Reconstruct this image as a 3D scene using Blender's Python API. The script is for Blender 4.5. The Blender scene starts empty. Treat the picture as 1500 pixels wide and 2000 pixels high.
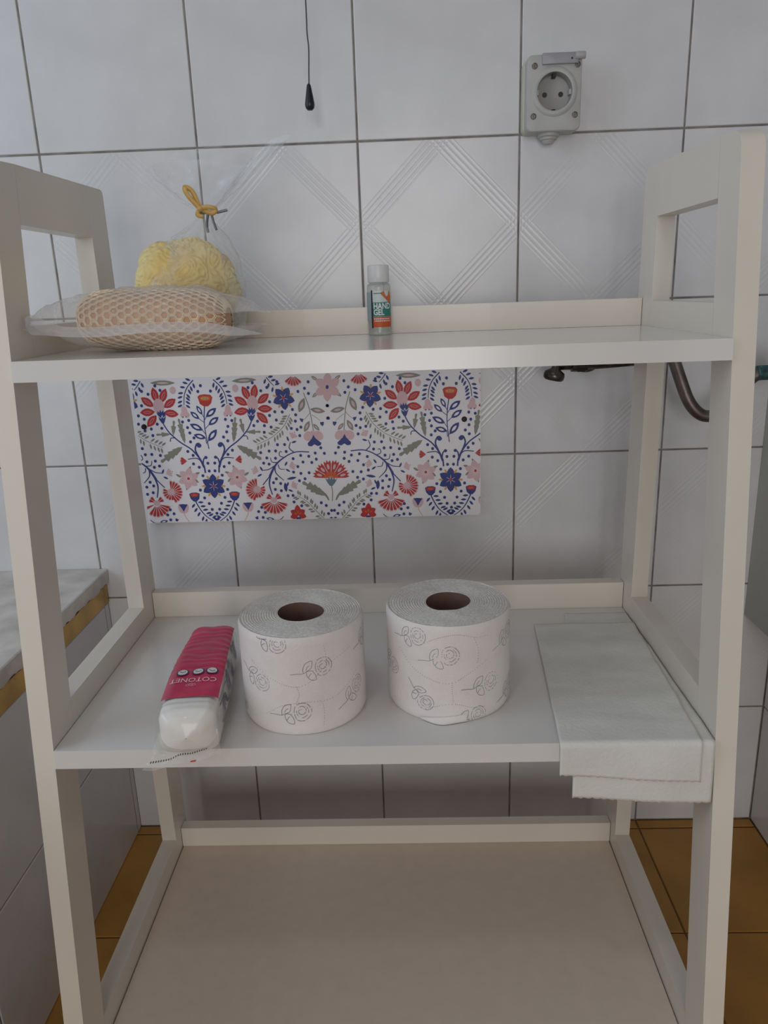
import bpy, bmesh, math, random
from mathutils import Vector, Matrix, noise
random.seed(7)
SC = bpy.context.scene
COL = SC.collection

# ------------------------------------------------------------------ camera, world, lights, exposure
cam_d = bpy.data.cameras.new('camera'); cam = bpy.data.objects.new('camera', cam_d); COL.objects.link(cam)
_r = Vector((0.9992, 0.0227, -0.0336)); _u = Vector((0.0258, 0.2816, 0.9592)); _f = Vector((-0.0312, 0.9593, -0.2807))
_f.normalize(); _r = (_r - _f*_r.dot(_f)).normalized(); _u = _r.cross(_f)
cam.matrix_world = Matrix(((_r.x, _u.x, -_f.x, 0.4499), (_r.y, _u.y, -_f.y, -1.0199), (_r.z, _u.z, -_f.z, 0.82), (0, 0, 0, 1)))
cam_d.sensor_fit = 'HORIZONTAL'; cam_d.sensor_width = 36; cam_d.lens = 1467.34*36/1500; cam_d.clip_start = 0.02
SC.camera = cam
W = bpy.data.worlds.new('world'); SC.world = W; W.use_nodes = True
W.node_tree.nodes['Background'].inputs[0].default_value = (0.75, 0.85, 1.0, 1)
W.node_tree.nodes['Background'].inputs[1].default_value = 0.6

def area(name, loc, rot, sx, sy, power, col):
    d = bpy.data.lights.new(name, 'AREA'); d.shape = 'RECTANGLE'; d.size = sx; d.size_y = sy; d.energy = power; d.color = col
    o = bpy.data.objects.new(name, d); COL.objects.link(o); o.location = loc; o.rotation_euler = rot
    return o
# daylight coming in through the open doorway in the wall behind the camera
area('doorway_daylight', (0.45, -3.595, 0.86), (math.radians(90), 0, 0), 1.1, 1.55, 25.0, (1.0, 0.965, 0.925))
# the small ceiling lamp
area('ceiling_lamp_light', (0.10, -1.20, 2.36), (0, 0, 0), 0.16, 0.16, 2.0, (0.80, 0.90, 1.0))
# daylight from the window in the left wall above the bathtub
area('side_window_daylight', (-0.755, -0.80, 1.22), (math.radians(90), 0, math.radians(-90)), 1.0, 1.1, 5.8, (0.68, 0.84, 1.0))

SC.view_settings.view_transform = 'Standard'; SC.view_settings.look = 'None'
SC.view_settings.gamma = 1; SC.view_settings.use_curve_mapping = False
SC.view_settings.exposure = -0.17

# ------------------------------------------------------------------ helpers
def lin(c):
    def f(v):
        v /= 255.0
        return v/12.92 if v <= 0.04045 else ((v+0.055)/1.055)**2.4
    return (f(c[0]), f(c[1]), f(c[2]), 1)

def mat(name, rgb, rough=0.5, metal=0.0, spec=0.5, var=0.0, vscale=8, bump=0.0, bscale=200, coat=0.0, sss=0.0, rgb2=None, detail=4):
    m = bpy.data.materials.new(name); m.use_nodes = True
    nt = m.node_tree; b = nt.nodes['Principled BSDF']
    b.inputs['Base Color'].default_value = lin(rgb); b.inputs['Roughness'].default_value = rough
    b.inputs['Metallic'].default_value = metal; b.inputs['Specular IOR Level'].default_value = spec
    b.inputs['Coat Weight'].default_value = coat
    if sss: b.inputs['Subsurface Weight'].default_value = sss; b.inputs['Subsurface Radius'].default_value = (.01, .01, .01)
    tc = nt.nodes.new('ShaderNodeTexCoord')
    if var or rgb2:
        n = nt.nodes.new('ShaderNodeTexNoise'); n.inputs['Scale'].default_value = vscale; n.inputs['Detail'].default_value = detail
        nt.links.new(tc.outputs['Object'], n.inputs['Vector'])
        r = nt.nodes.new('ShaderNodeValToRGB'); r.color_ramp.elements[0].position = 0.35; r.color_ramp.elements[1].position = 0.65
        a = rgb2 if rgb2 else tuple(max(0, c*(1-var)) for c in rgb)
        r.color_ramp.elements[0].color = lin(a); r.color_ramp.elements[1].color = lin(rgb)
        nt.links.new(n.outputs['Fac'], r.inputs['Fac']); nt.links.new(r.outputs['Color'], b.inputs['Base Color'])
    if bump:
        n2 = nt.nodes.new('ShaderNodeTexNoise'); n2.inputs['Scale'].default_value = bscale; n2.inputs['Detail'].default_value = 3
        nt.links.new(tc.outputs['Object'], n2.inputs['Vector'])
        bp = nt.nodes.new('ShaderNodeBump'); bp.inputs['Strength'].default_value = bump; bp.inputs['Distance'].default_value = 0.001
        nt.links.new(n2.outputs['Fac'], bp.inputs['Height']); nt.links.new(bp.outputs['Normal'], b.inputs['Normal'])
    return m

def film(name, rgb, base, rough=0.12, edge=0.35, bump=0.5, bscale=60):
    """clear plastic film: mostly see-through, a haze of its own and a gloss"""
    m = bpy.data.materials.new(name); m.use_nodes = True; nt = m.node_tree
    b = nt.nodes['Principled BSDF']; b.inputs['Base Color'].default_value = lin(rgb); b.inputs['Roughness'].default_value = rough
    b.inputs['Specular IOR Level'].default_value = 0.9
    tr = nt.nodes.new('ShaderNodeBsdfTransparent'); mx = nt.nodes.new('ShaderNodeMixShader')
    lw = nt.nodes.new('ShaderNodeLayerWeight'); lw.inputs['Blend'].default_value = 0.35
    mr = nt.nodes.new('ShaderNodeMapRange'); mr.inputs['To Min'].default_value = base; mr.inputs['To Max'].default_value = edge
    tc = nt.nodes.new('ShaderNodeTexCoord'); n = nt.nodes.new('ShaderNodeTexNoise'); n.inputs['Scale'].default_value = bscale; n.inputs['Detail'].default_value = 2
    bp = nt.nodes.new('ShaderNodeBump'); bp.inputs['Strength'].default_value = bump; bp.inputs['Distance'].default_value = 0.003
    nt.links.new(tc.outputs['Object'], n.inputs['Vector']); nt.links.new(n.outputs['Fac'], bp.inputs['Height']); nt.links.new(bp.outputs['Normal'], b.inputs['Normal'])
    nt.links.new(lw.outputs['Facing'], mr.inputs['Value']); nt.links.new(mr.outputs['Result'], mx.inputs['Fac'])
    nt.links.new(tr.outputs[0], mx.inputs[1]); nt.links.new(b.outputs[0], mx.inputs[2])
    nt.links.new(mx.outputs[0], nt.nodes['Material Output'].inputs['Surface'])
    return m

def link(name, me, m=None, parent=None, smooth=False):
    o = bpy.data.objects.new(name, me); COL.objects.link(o)
    if m is not None:
        for k in (m if isinstance(m, (list, tuple)) else [m]): me.materials.append(k)
    if smooth:
        for p in me.polygons: p.use_smooth = True
    if parent is not None: o.parent = parent
    return o
def obj(name, bm, m, parent=None, smooth=False, bevel=0, seg=2):
    if bevel:
        es = [e for e in bm.edges if len(e.link_faces) == 2 and e.calc_face_angle(0) > 0.6]
        bmesh.ops.bevel(bm, geom=es, offset=bevel, segments=seg, affect='EDGES', profile=0.5)
    bmesh.ops.recalc_face_normals(bm, faces=bm.faces)
    me = bpy.data.meshes.new(name); bm.to_mesh(me); bm.free()
    return link(name, me, m, parent, smooth)
def auto(o, ang=40):
    a = math.radians(ang)
    me = o.data
    for p in me.polygons: p.use_smooth = True
    bm = bmesh.new(); bm.from_mesh(me)
    for e in bm.edges:
        if len(e.link_faces) == 2: e.smooth = e.calc_face_angle(0) < a
    bm.to_mesh(me); bm.free()
    return o
def tag(o, label=None, cat=None, group=None, kind=None):
    if label: o['label'] = label
    if cat: o['category'] = cat
    if group: o['group'] = group
    if kind: o['kind'] = kind
    return o
def empty(name, loc, label, cat, group=None, rz=0):
    o = bpy.data.objects.new(name, None); COL.objects.link(o); o.location = loc; o.rotation_euler = (0, 0, rz)
    o.empty_display_size = 0.02
    tag(o, label, cat, group)
    return o
def box(bm, x0, x1, y0, y1, z0, z1):
    vs = [bm.verts.new((x, y, z)) for x in (x0, x1) for y in (y0, y1) for z in (z0, z1)]
    for f in ((0, 1, 3, 2), (4, 6, 7, 5), (0, 4, 5, 1), (2, 3, 7, 6), (0, 2, 6, 4), (1, 5, 7, 3)): bm.faces.new([vs[i] for i in f])
    return bm
def bx(*a): return box(bmesh.new(), *a)
def prism_x(pts, x0, x1, bm=None):
    """polygon in (y,z) extruded along x"""
    bm = bm or bmesh.new()
    A = [bm.verts.new((x0, y, z)) for y, z in pts]; B = [bm.verts.new((x1, y, z)) for y, z in pts]
    bm.faces.new(A); bm.faces.new(B[::-1]); n = len(pts)
    for i in range(n): bm.faces.new((A[i], A[(i+1) % n], B[(i+1) % n], B[i]))
    return bm
def lathe(prof, n=32, axis='Z', bm=None, c=(0, 0, 0), sx=1, sy=1):
    """profile [(r, h)] revolved; open ends closed when r = 0"""
    bm = bm or bmesh.new(); rings = []
    for r, h in prof:
        ring = []
        for i in range(n if r > 1e-7 else 1):
            a = 2*math.pi*i/n; p = (r*math.cos(a)*sx, r*math.sin(a)*sy, h)
            if axis == 'Y': p = (p[0], h, p[1])
            if axis == 'X': p = (h, p[0], p[1])
            ring.append(bm.verts.new((p[0]+c[0], p[1]+c[1], p[2]+c[2])))
        rings.append(ring)
    for a, b in zip(rings, rings[1:]):
        for i in range(n):
            j = (i+1) % n
            if len(a) == 1 and len(b) == 1: continue
            if len(a) == 1: bm.faces.new((a[0], b[j], b[i]))
            elif len(b) == 1: bm.faces.new((a[i], a[j], b[0]))
            else: bm.faces.new((a[i], a[j], b[j], b[i]))
    return bm
def catmull(pts, k=6):
    P = [Vector(p) for p in pts]; out = []
    for i in range(len(P)-1):
        p0 = P[max(i-1, 0)]; p1 = P[i]; p2 = P[i+1]; p3 = P[min(i+2, len(P)-1)]
        for j in range(k):
            t = j/k
            out.append(0.5*((2*p1)+(p2-p0)*t+(2*p0-5*p1+4*p2-p3)*t*t+(3*p1-p0-3*p2+p3)*t**3))
    out.append(P[-1]); return out
def tube(pts, rad, n=10, bm=None, cap=True):
    bm = bm or bmesh.new(); P = [Vector(p) for p in pts]; R = rad if isinstance(rad, (list, tuple)) else [rad]*len(P)
    up = None; rings = []
    for i, p in enumerate(P):
        d = (P[min(i+1, len(P)-1)]-P[max(i-1, 0)]).normalized()
        if up is None: up = d.orthogonal().normalized()
        up = (up-d*up.dot(d)).normalized(); s = d.cross(up)
        rings.append([bm.verts.new(p+(up*math.cos(2*math.pi*k/n)+s*math.sin(2*math.pi*k/n))*R[i]) for k in range(n)])
    for a, b in zip(rings, rings[1:]):
        for k in range(n): bm.faces.new((a[k], a[(k+1) % n], b[(k+1) % n], b[k]))
    if cap: bm.faces.new(rings[0][::-1]); bm.faces.new(rings[-1])
    return bm
def grid(nu, nv, fn, bm=None, wrap=False):
    bm = bm or bmesh.new()
    V = [[bm.verts.new(fn(i/nu, j/nv)) for j in range(nv+1)] for i in range(nu if wrap else nu+1)]
    for i in range(nu):
        a = V[i]; b = V[(i+1) % nu] if wrap else V[i+1]
        for j in range(nv): bm.faces.new((a[j], b[j], b[j+1], a[j+1]))
    return bm
def fbm(p, s=1.0, o=0.0): return noise.noise(Vector((p[0]*s+o, p[1]*s+o*1.7, p[2]*s-o)))
def text_mesh(txt, size, m, name, parent, bold=0.0, align='CENTER'):
    """lettering as a flat filled mesh, x right, y up, in its own plane; returns list of 2-D polygons as mesh object"""
    c = bpy.data.curves.new(name, 'FONT'); c.body = txt; c.size = size; c.align_x = align; c.align_y = 'CENTER'; c.offset = bold; c.resolution_u = 3
    t = bpy.data.objects.new(name+'_curve', c); COL.objects.link(t)
    dg = bpy.context.evaluated_depsgraph_get(); dg.update()
    me = bpy.data.meshes.new_from_object(t.evaluated_get(dg)); bpy.data.objects.remove(t); bpy.data.curves.remove(c)
    me.materials.clear(); me.name = name
    return link(name, me, m, parent)
def remap(o, fn):
    for v in o.data.vertices: v.co = fn(v.co)
    return o

# ------------------------------------------------------------------ materials
T = 0.2
def tile_mat(name, rgb, relief):
    m = mat(name, rgb, rough=0.22, var=0.035, vscale=14)
    nt = m.node_tree; b = nt.nodes['Principled BSDF']
    tc = nt.nodes.new('ShaderNodeTexCoord'); sp = nt.nodes.new('ShaderNodeSeparateXYZ'); nt.links.new(tc.outputs['Object'], sp.inputs[0])
    def M(op, a, c=None, clamp=False):
        n = nt.nodes.new('ShaderNodeMath'); n.operation = op; n.use_clamp = clamp
        for i, v in enumerate((a, c)):
            if v is None: continue
            if isinstance(v, (int, float)): n.inputs[i].default_value = v
            else: nt.links.new(v, n.inputs[i])
        return n.outputs[0]
    def band(q):       # four raised ribs beside each diagonal of the diamond
        d = M('ABSOLUTE', M('SUBTRACT', M('ABSOLUTE', q), T/2))
        inside = M('MULTIPLY', M('SUBTRACT', 0.0175, d), 500.0, True)
        rib = M('POWER', M('ADD', M('MULTIPLY', M('COSINE', M('MULTIPLY', d, 2*math.pi/0.0085)), 0.5), 0.5), 1.6)
        return M('MULTIPLY', inside, rib)
    nz = nt.nodes.new('ShaderNodeTexNoise'); nz.inputs['Scale'].default_value = 9; nz.inputs['Detail'].default_value = 1.5
    nt.links.new(tc.outputs['Object'], nz.inputs['Vector'])
    h = M('MULTIPLY', nz.outputs['Fac'], 1.1)
    if relief:
        a = band(M('ADD', sp.outputs['X'], sp.outputs['Z'])); c = band(M('SUBTRACT', sp.outputs['X'], sp.outputs['Z']))
        h = M('ADD', M('MULTIPLY', M('MAXIMUM', a, c), 0.20), h)
    bp = nt.nodes.new('ShaderNodeBump'); bp.inputs['Strength'].default_value = 0.75; bp.inputs['Distance'].default_value = 0.0011
    nt.links.new(h, bp.inputs['Height']); nt.links.new(bp.outputs['Normal'], b.inputs['Normal'])
    return m
M_TILE = tile_mat('white_glazed_tile', (221, 220, 222), False)
M_TILER = tile_mat('white_relief_tile', (221, 220, 222), True)
M_GROUT = mat('grout', (150, 143, 136), 0.9, var=0.25, vscale=30)
M_GROUTF = mat('floor_grout', (124, 92, 54), 0.9, var=0.2, vscale=30)
M_FLOOR = mat('ochre_floor_tile', (186, 134, 58), 0.42, var=0.12, vscale=10)
M_WHITE = mat('white_lacquered_wood', (234, 225, 212), 0.33, var=0.03, vscale=5, bump=0.12, bscale=90, coat=0.15)
M_PLY = mat('white_laminate', (228, 224, 220), 0.2, var=0.02, vscale=6, coat=0.45); M_PLY.node_tree.nodes['Principled BSDF'].inputs['Coat Roughness'].default_value = .16
M_PLYLOW = mat('matte_warm_laminate', (228, 211, 196), 0.5, var=0.02, vscale=60)  # lowest shelf: warmer tint and duller finish than the upper laminate
M_CEIL = mat('white_plaster', (232, 230, 224), 0.9)
M_RIM = mat('worn_white_rim', (224, 216, 208), 0.4, var=0.16, vscale=22, bump=0.3, bscale=60)
M_TUB = mat('white_enamel', (196, 202, 194), 0.15)
M_OCHRE = mat('ochre_trim', (226, 178, 92), 0.35, var=0.22, vscale=16)
M_DARKMETAL = mat('tarnished_metal', (98, 92, 86), 0.32, metal=0.85, rgb2=(54, 46, 44), vscale=70, bump=0.4, bscale=140)
M_PIPE = mat('tarnished_pipe', (128, 120, 114), 0.42, metal=0.9, rgb2=(104, 92, 88), vscale=40)
M_VERD = mat('verdigris_brass', (82, 128, 128), 0.6, metal=0.35, rgb2=(34, 62, 66), vscale=90, bump=0.7, bscale=160)
M_SOCK = mat('grey_plastic', (184, 183, 180), 0.45, var=0.05, vscale=40)
M_SOCKB = mat('aged_cream_plastic', (196, 194, 178), 0.5)
M_SOCKIN = mat('recess_grey_plastic', (158, 157, 155), 0.4)
M_BLACK = mat('black_plastic', (22, 22, 26), 0.4)
M_STEEL = mat('screw_steel', (120, 118, 114), 0.35, metal=0.8)
M_DROP = mat('dark_navy_plastic', (26, 28, 40), 0.35)
M_CORD = mat('grey_cord', (84, 84, 88), 0.7)

# ------------------------------------------------------------------ the room
XL_ROOM, XR_ROOM, YF = -0.76, 0.98, -3.6
def setting(name, bm, m, parent=None):
    o = obj(name, bm, m, parent)
    if parent is None: o['kind'] = 'structure'
    return o
wall_back = setting('wall_back', bx(XL_ROOM-.1, XR_ROOM+.1, 0.0009, 0.12, -0.05, 2.45), M_GROUT)
bm = bx(XL_ROOM-.1, XL_ROOM, YF, 0.0016, -0.05, .67); box(bm, XL_ROOM-.1, XL_ROOM, YF, .0016, 1.77, 2.45); box(bm, XL_ROOM-.1, XL_ROOM, YF, -1.3, .67, 1.77); box(bm, XL_ROOM-.1, XL_ROOM, -.3, .0016, .67, 1.77)
wall_left = setting('wall_left', bm, M_TILE)
bm = bx(XL_ROOM-.07, XL_ROOM-.03, -1.3, -1.26, .67, 1.77); box(bm, XL_ROOM-.07, XL_ROOM-.03, -.34, -.3, .67, 1.77); box(bm, XL_ROOM-.07, XL_ROOM-.03, -1.26, -.34, .67, .71); box(bm, XL_ROOM-.07, XL_ROOM-.03, -1.26, -.34, 1.73, 1.77)
setting('window_1', bm, M_WHITE)
wall_right = setting('wall_right', bx(XR_ROOM+.0016, XR_ROOM+.1, YF, 0.0016, -0.05, 2.45), M_GROUT)
ceiling = setting('ceiling', bx(XL_ROOM-.1, XR_ROOM+.1, YF-.1, .12, 2.4, 2.5), M_CEIL)
floor = setting('floor', bx(XL_ROOM-.1, XR_ROOM+.1, YF-.1, .12, -0.1, -0.0015), M_GROUTF)
# wall behind the camera with its open doorway
bm = bx(XL_ROOM-.1, -.14, YF-.1, YF, -.05, 2.45); box(bm, .975, XR_ROOM+.1, YF-.1, YF, -.05, 2.45); box(bm, -.14, .975, YF-.1, YF, 2.02, 2.45)
setting('wall_front', bm, mat('beige_plaster', (230, 210, 184), .8))
bm = bx(-.14, -.10, YF-.1, YF+.01, 0, 2.02); box(bm, .94, .975, YF-.1, YF+.01, 0, 2.02); box(bm, -.10, .94, YF-.1, YF+.01, 1.98, 2.02)
setting('trim_1', bm, M_WHITE)

def tile_mesh(sx, sz, m, th=0.008, axis='Y', name='tile'):
    """a glazed tile with a softened edge, front face towards -Y (or +X / +Z), centred on its face"""
    g = 0.00105; hx, hz = sx/2-g, sz/2-g; e = 0.0011
    prof = ((0, e), (e*0.8, 0))
    bm = bmesh.new(); rings = []
    for inset, dep in ((0, th), (0, e), (e*.35, e*.35), (e, 0)):
        rings.append([bm.verts.new((x*(hx-inset), dep, z*(hz-inset))) for x, z in ((-1, -1), (1, -1), (1, 1), (-1, 1))])
    for a, b in zip(rings, rings[1:]):
        for i in range(4): bm.faces.new((a[i], a[(i+1) % 4], b[(i+1) % 4], b[i]))
    bm.faces.new(rings[-1])
    if axis == 'X':   # faces +X
        for v in bm.verts: v.co = Vector((-v.co.y, v.co.x, v.co.z))
    if axis == '-X':
        for v in bm.verts: v.co = Vector((v.co.y, -v.co.x, v.co.z))
    if axis == 'Z':
        for v in bm.verts: v.co = Vector((v.co.x, v.co.z, -v.co.y))
    bmesh.ops.recalc_face_normals(bm, faces=bm.faces)
    me = bpy.data.meshes.new(name); bm.to_mesh(me); bm.free(); me.materials.append(m)
    for p in me.polygons: p.use_smooth = False
    return me
TM = {}
def put_tile(parent, loc, sx, sz, m, axis='Y', jit=0.00025, name='tile'):
    k = (round(sx, 4), round(sz, 4), m.name, axis)
    if k not in TM: TM[k] = tile_mesh(sx, sz, m, axis=axis)
    o = bpy.data.objects.new(name, TM[k]); COL.objects.link(o); o.parent = parent; o.location = loc
    a = random.uniform(-1, 1)*0.0011; b = random.uniform(-1, 1)*0.0011
    o.rotation_euler = {'Y': (a, 0, b), 'X': (0, a, b), '-X': (0, a, b), 'Z': (a, b, 0)}[axis]
    return o
for r in range(12):
    for c in range(-4, 5):
        x0, x1 = c*T, min(c*T+T, XR_ROOM)
        x0 = max(x0, XL_ROOM)
        relief = 1 <= r <= 4 and c >= 0
        if r in (0,): relief = False
        put_tile(wall_back, ((x0+x1)/2, 0, r*T+T/2), x1-x0, T, M_TILER if relief else M_TILE)
for r in range(6):
    for k in range(6):
        y1 = -0.0-k*T
        put_tile(wall_right, (XR_ROOM, y1-T/2, r*T+T/2), T, T, M_TILE, '-X')
for i in range(0, 5):
    for j in range(0, 8):
        x0, x1 = i*T, min(i*T+T, XR_ROOM)
        y1 = -0.02-j*T; put_tile(floor, ((x0+x1)/2, y1-T/2, 0), x1-x0, T, M_FLOOR, 'Z', name='floor_tile')
    x0, x1 = i*T, min(i*T+T, XR_ROOM)
    put_tile(floor, ((x0+x1)/2, -0.0095, 0), x1-x0, 0.019, M_FLOOR, 'Z', name='floor_tile')

# boxing on the right wall (its lower edge shows beside the rack)
bm = bx(0.936, XR_ROOM-.0005, -0.75, -0.0005, 0.352, 0.80)
box_r = obj('wall_boxing', bm, mat('grey_boxing', (184, 186, 180), 0.5, var=0.05, vscale=12), None, bevel=0.003)
tag(box_r, 'grey boxed-in panel hanging on the wall right of the white rack', 'panel')

# ------------------------------------------------------------------ bathtub on the left
tub = empty('bathtub', (0, 0, 0), 'bathtub with tiled side, ochre trim and worn white rim, left of the rack', 'bathtub')
XT = 0.005
obj('side_wall', bx(-0.06, XT-.0015, -1.6, -0.0005, 0, 0.423), M_GROUT, tub)
for k in range(0, 8):
    for r in range(2):
        if k == 0: y0, y1 = -0.0155, -0.001
        else: y1 = -0.0155-(k-1)*T; y0 = y1-T
        z0, z1 = r*T, min(r*T+T, 0.3945)
        put_tile(tub, (XT, (y0+y1)/2, (z0+z1)/2), y1-y0, z1-z0, M_TILE, 'X')
# ochre trim in lengths
for k in range(0, 8):
    y1 = -0.001 if k == 0 else -0.0155-(k-1)*T; y0 = -0.0155-k*T
    if k == 0: y0 = -0.0155
    y1b = y1
    obj('ochre_trim', bx(XT-.006, XT+.0012, y0+.0006, y1b-.0004, 0.3955, 0.4245), M_OCHRE, tub, bevel=0.0008, seg=1)
# rim slab with an uneven lower edge and the basin behind it
def rimfn(u, v):
    y = -0.0006-u*1.6
    w = 0.0012*fbm((y*30, 0, 0), 1, 3)+0.0010*fbm((y*110, 0, 0), 1, 9)
    prof = [(-0.125, 0.4465), (-0.02, 0.4467), (XT+.0035, 0.4464), (XT+.0052, 0.4452), (XT+.0056, 0.438), (XT+.0054+w*.4, 0.4295+w), (XT+.0045, 0.4262+w*2.4), (XT-.004, 0.426)]
    k = v*(len(prof)-1); i = min(int(k), len(prof)-2); t = k-i
    a, b = prof[i], prof[i+1]
    return Vector((a[0]+(b[0]-a[0])*t, y, a[1]+(b[1]-a[1])*t))
auto(obj('rim', grid(400, 28, rimfn), M_RIM, tub), 24)
bm = bx(-0.125, -0.03, -1.6, -0.0006, 0.424, 0.4455)
obj('rim_core', bm, M_RIM, tub)
M_CAULK = mat('brown_caulk', (92, 62, 44), 0.8, var=0.35, vscale=60)
def caulk(u, v):
    y = -0.012-u*1.5; h = 0.0016+0.0022*max(0, fbm((y*18, 4, 0), 1, 5))+0.001*fbm((y*70, 1, 0), 1, 2)
    return Vector((XT+.0022, y, 0.4275-v*(0.002+h)))
obj('caulk_line', grid(300, 1, caulk), M_CAULK, tub)
# basin: a sunk rounded trough
def basin(u, v):
    a = u*2*math.pi; cx, cy = -0.43, -0.82
    k = [1.0, 0.985, 0.95, 0.86, 0.72, 0.0]; z = [0.4462, 0.44, 0.40, 0.22, 0.10, 0.08]
    t = v*5; i = min(int(t), 4); q = t-i; s = k[i]+(k[i+1]-k[i])*q; zz = z[i]+(z[i+1]-z[i])*q
    ex = math.copysign(abs(math.cos(a))**0.45, math.cos(a)); ey = math.copysign(abs(math.sin(a))**0.45, math.sin(a))
    return Vector((cx+0.31*s*ex, cy+0.72*s*ey, zz))
auto(obj('basin', grid(64, 10, basin, wrap=True), M_TUB, tub), 60)
bm = bx(-0.7595, -0.73, -1.6, -0.0006, 0, 0.4462); box(bm, -0.73, -0.12, -0.10, -0.0006, 0, 0.4462); box(bm, -0.73, -0.12, -1.6, -1.52, 0, 0.4462)
obj('rim_back', bm, M_RIM, tub)

# ------------------------------------------------------------------ white rack
XI, XO = 0.1238, 0.7160; TH = 0.0189; WS = 0.0441
Z1, Z2, Z3 = 0.7750, 0.43165, 0.0858; TS = 0.0172
yf = lambda z: -0.3679+0.1195*(z-1)
yr = lambda z: -0.1834-0.014*(z-1)
rack = empty('shelf_rack', (0.42, -0.3, 0), 'white painted wooden three-tier rack with open side frames against the tiled wall', 'shelf rack')
def rk(name, bm, m=M_WHITE, bevel=0.0014):
    for v in bm.verts: v.co -= Vector((0.42, -0.3, 0))
    return auto(obj(name, bm, m, rack, bevel=bevel), 35)
for s, xa in ((-1, XI-TH), (1, XO)):
    xb = xa+TH
    # front post leans, with a rounded top front corner
    zt = 0.9335; R = 0.017; c = (yf(zt)+R+.001, zt-R); arc = [(c[0]-R*math.cos(t), c[1]+R*math.sin(t)) for t in [math.radians(6+k*12) for k in range(8)]]
    rk('front_post', prism_x([(yf(0), 0)]+arc+[(yf(zt)+WS, zt+.0014), (yf(0)+WS, 0)], xa, xb))
    zt2 = 0.9376; R = 0.006; c = (yr(zt2)+.047-R, zt2-R); arc = [(c[0]+R*math.sin(t), c[1]+R*math.cos(t)) for t in [math.radians(k*22.5) for k in range(5)]]
    rk('rear_post', prism_x([(yr(0), 0), (yr(zt2), zt2-.0005)]+arc+[(yr(0)+.047, 0)], xa, xb))
    def rail(z0, z1, z1b=None, nm='side_rail'):
        z1b = z1b or z1; e = .0002
        rk(nm, prism_x([(yf(z0)+WS+e, z0), (yf(z1)+WS+e, z1), (yr(z1b)-e, z1b), (yr(z0)-e, z0)], xa, xb), bevel=0.0012)
    rail(0.886, 0.9349, 0.9371); rail(0.7578, 0.8017); rail(0.4145, 0.4584); rail(0.0686, 0.1136)
g = 0.0004
for z, m, yb, g in ((Z1, M_PLY, -.15, .0004), (Z2, M_PLY, -.1438, .0007), (Z3, M_PLYLOW, -.1494, .0013)):
    rk('shelf', prism_x([(yf(z-TS), z-TS), (yf(z), z), (yb+.0155, z), (yb+.0155, z-TS)], XI+g, XO-g), m, bevel=0.0008)
g = .0006
for z, h, yb in ((Z1, .0294, -.15), (Z2, .0331, -.1438), (Z3, .0295, -.1494)):
    rk('back_rail', bx(XI+g, XO-g, yb, yb+.0155, z+.0002, z+h), M_WHITE, bevel=0.001)

# ------------------------------------------------------------------ floral panel on the wall
PX0, PX1, PZ0, PZ1 = 0.0826, 0.5520, 0.5166, 0.765
panel = empty('floral_panel', (PX0, -0.001, PZ0), 'white panel printed with red, blue and pink folk flowers, screwed to the tiles', 'panel')
M_PAN = mat('panel_white', (236, 232, 236), 0.5)
obj('board', bx(0, PX1-PX0, -0.008, -0.0002, 0, PZ1-PZ0), M_PAN, panel, bevel=0.0006, seg=1)
PC = dict(red=(186, 46, 48), org=(208, 92, 38), navy=(44, 58, 128), grey=(138, 138, 126), pink=(216, 180, 184), och=(212, 164, 92), teal=(96, 122, 138), white=(236, 232, 236))
PM = [mat('print_'+k, v, 0.5) for k, v in PC.items()]; PI = {k: i for i, k in enumerate(PC)}
pb = bmesh.new(); LAY = [0]
S = 0.0001695      # metres per print unit
def pq(x, y):      # print units (measured on the panel, x right, y down) -> metres right of axis B, above the panel foot
    return ((x-232-(0.0635-0.0000589*(x-232))*(y-890))*0.0001692, (1190+.0243*(1440-x)-y)*0.000172)
A_AX, B_AX = 0.5107-PX0, 0.3456-PX0; HALF = A_AX-B_AX
def place(u, v, mode):
    # u: metres right of axis B; modes repeat the half repeat mirrored along the panel
    k, mir = mode
    return (B_AX+k*2*HALF+(u if not mir else -u), v)
MODES = [(0, False), (0, True), (-1, False), (1, True), (-1, True)]
def poly(pts, colr, modes=MODES):
    LAY[0] += 1; dy = -0.00812-0.0000005*LAY[0]
    for md in modes:
        P = [place(*pq(*p), md) for p in pts]
        if max(p[0] for p in P) < 0 or min(p[0] for p in P) > PX1-PX0: continue
        vs = [pb.verts.new((p[0], dy, p[1])) for p in P]
        try: f = pb.faces.new(vs)
        except ValueError: continue
        f.material_index = PI[colr]
def ell(x, y, a, b, ang, colr, n=14, modes=MODES, pt=0.0):
    ca, sa = math.cos(math.radians(ang)), math.sin(math.radians(ang)); P = []
    for i in range(n):
        t = 2*math.pi*i/n; c, s = math.cos(t), math.sin(t)
        w = 1-pt*abs(c)**3
        P.append((x+a*c*ca-b*s*w*sa, y-(a*c*sa+b*s*w*ca)))
    poly(P, colr, modes)
def leafp(x, y, a, b, ang, colr, hole=None, modes=MODES):
    ell(x, y, a, b, ang, colr, modes=modes, pt=0.75)
    if hole: ell(x, y, a*0.5, b*0.42, ang, hole, modes=modes, pt=0.75)
def stroke(pts, w0, w1, colr, modes=MODES):
    P = catmull([(p[0], p[1], 0) for p in pts], 5); L = []; R = []
    for i, p in enumerate(P):
        d = (P[min(i+1, len(P)-1)]-P[max(i-1, 0)]).normalized(); w = (w0+(w1-w0)*i/(len(P)-1))/2
        L.append((p.x-d.y*w, p.y+d.x*w)); R.append((p.x+d.y*w, p.y-d.x*w))
    for i in range(len(L)-1): LAY[0] -= 1 if i else 0; poly([L[i], L[i+1], R[i+1], R[i]], colr, modes)
    return P
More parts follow.
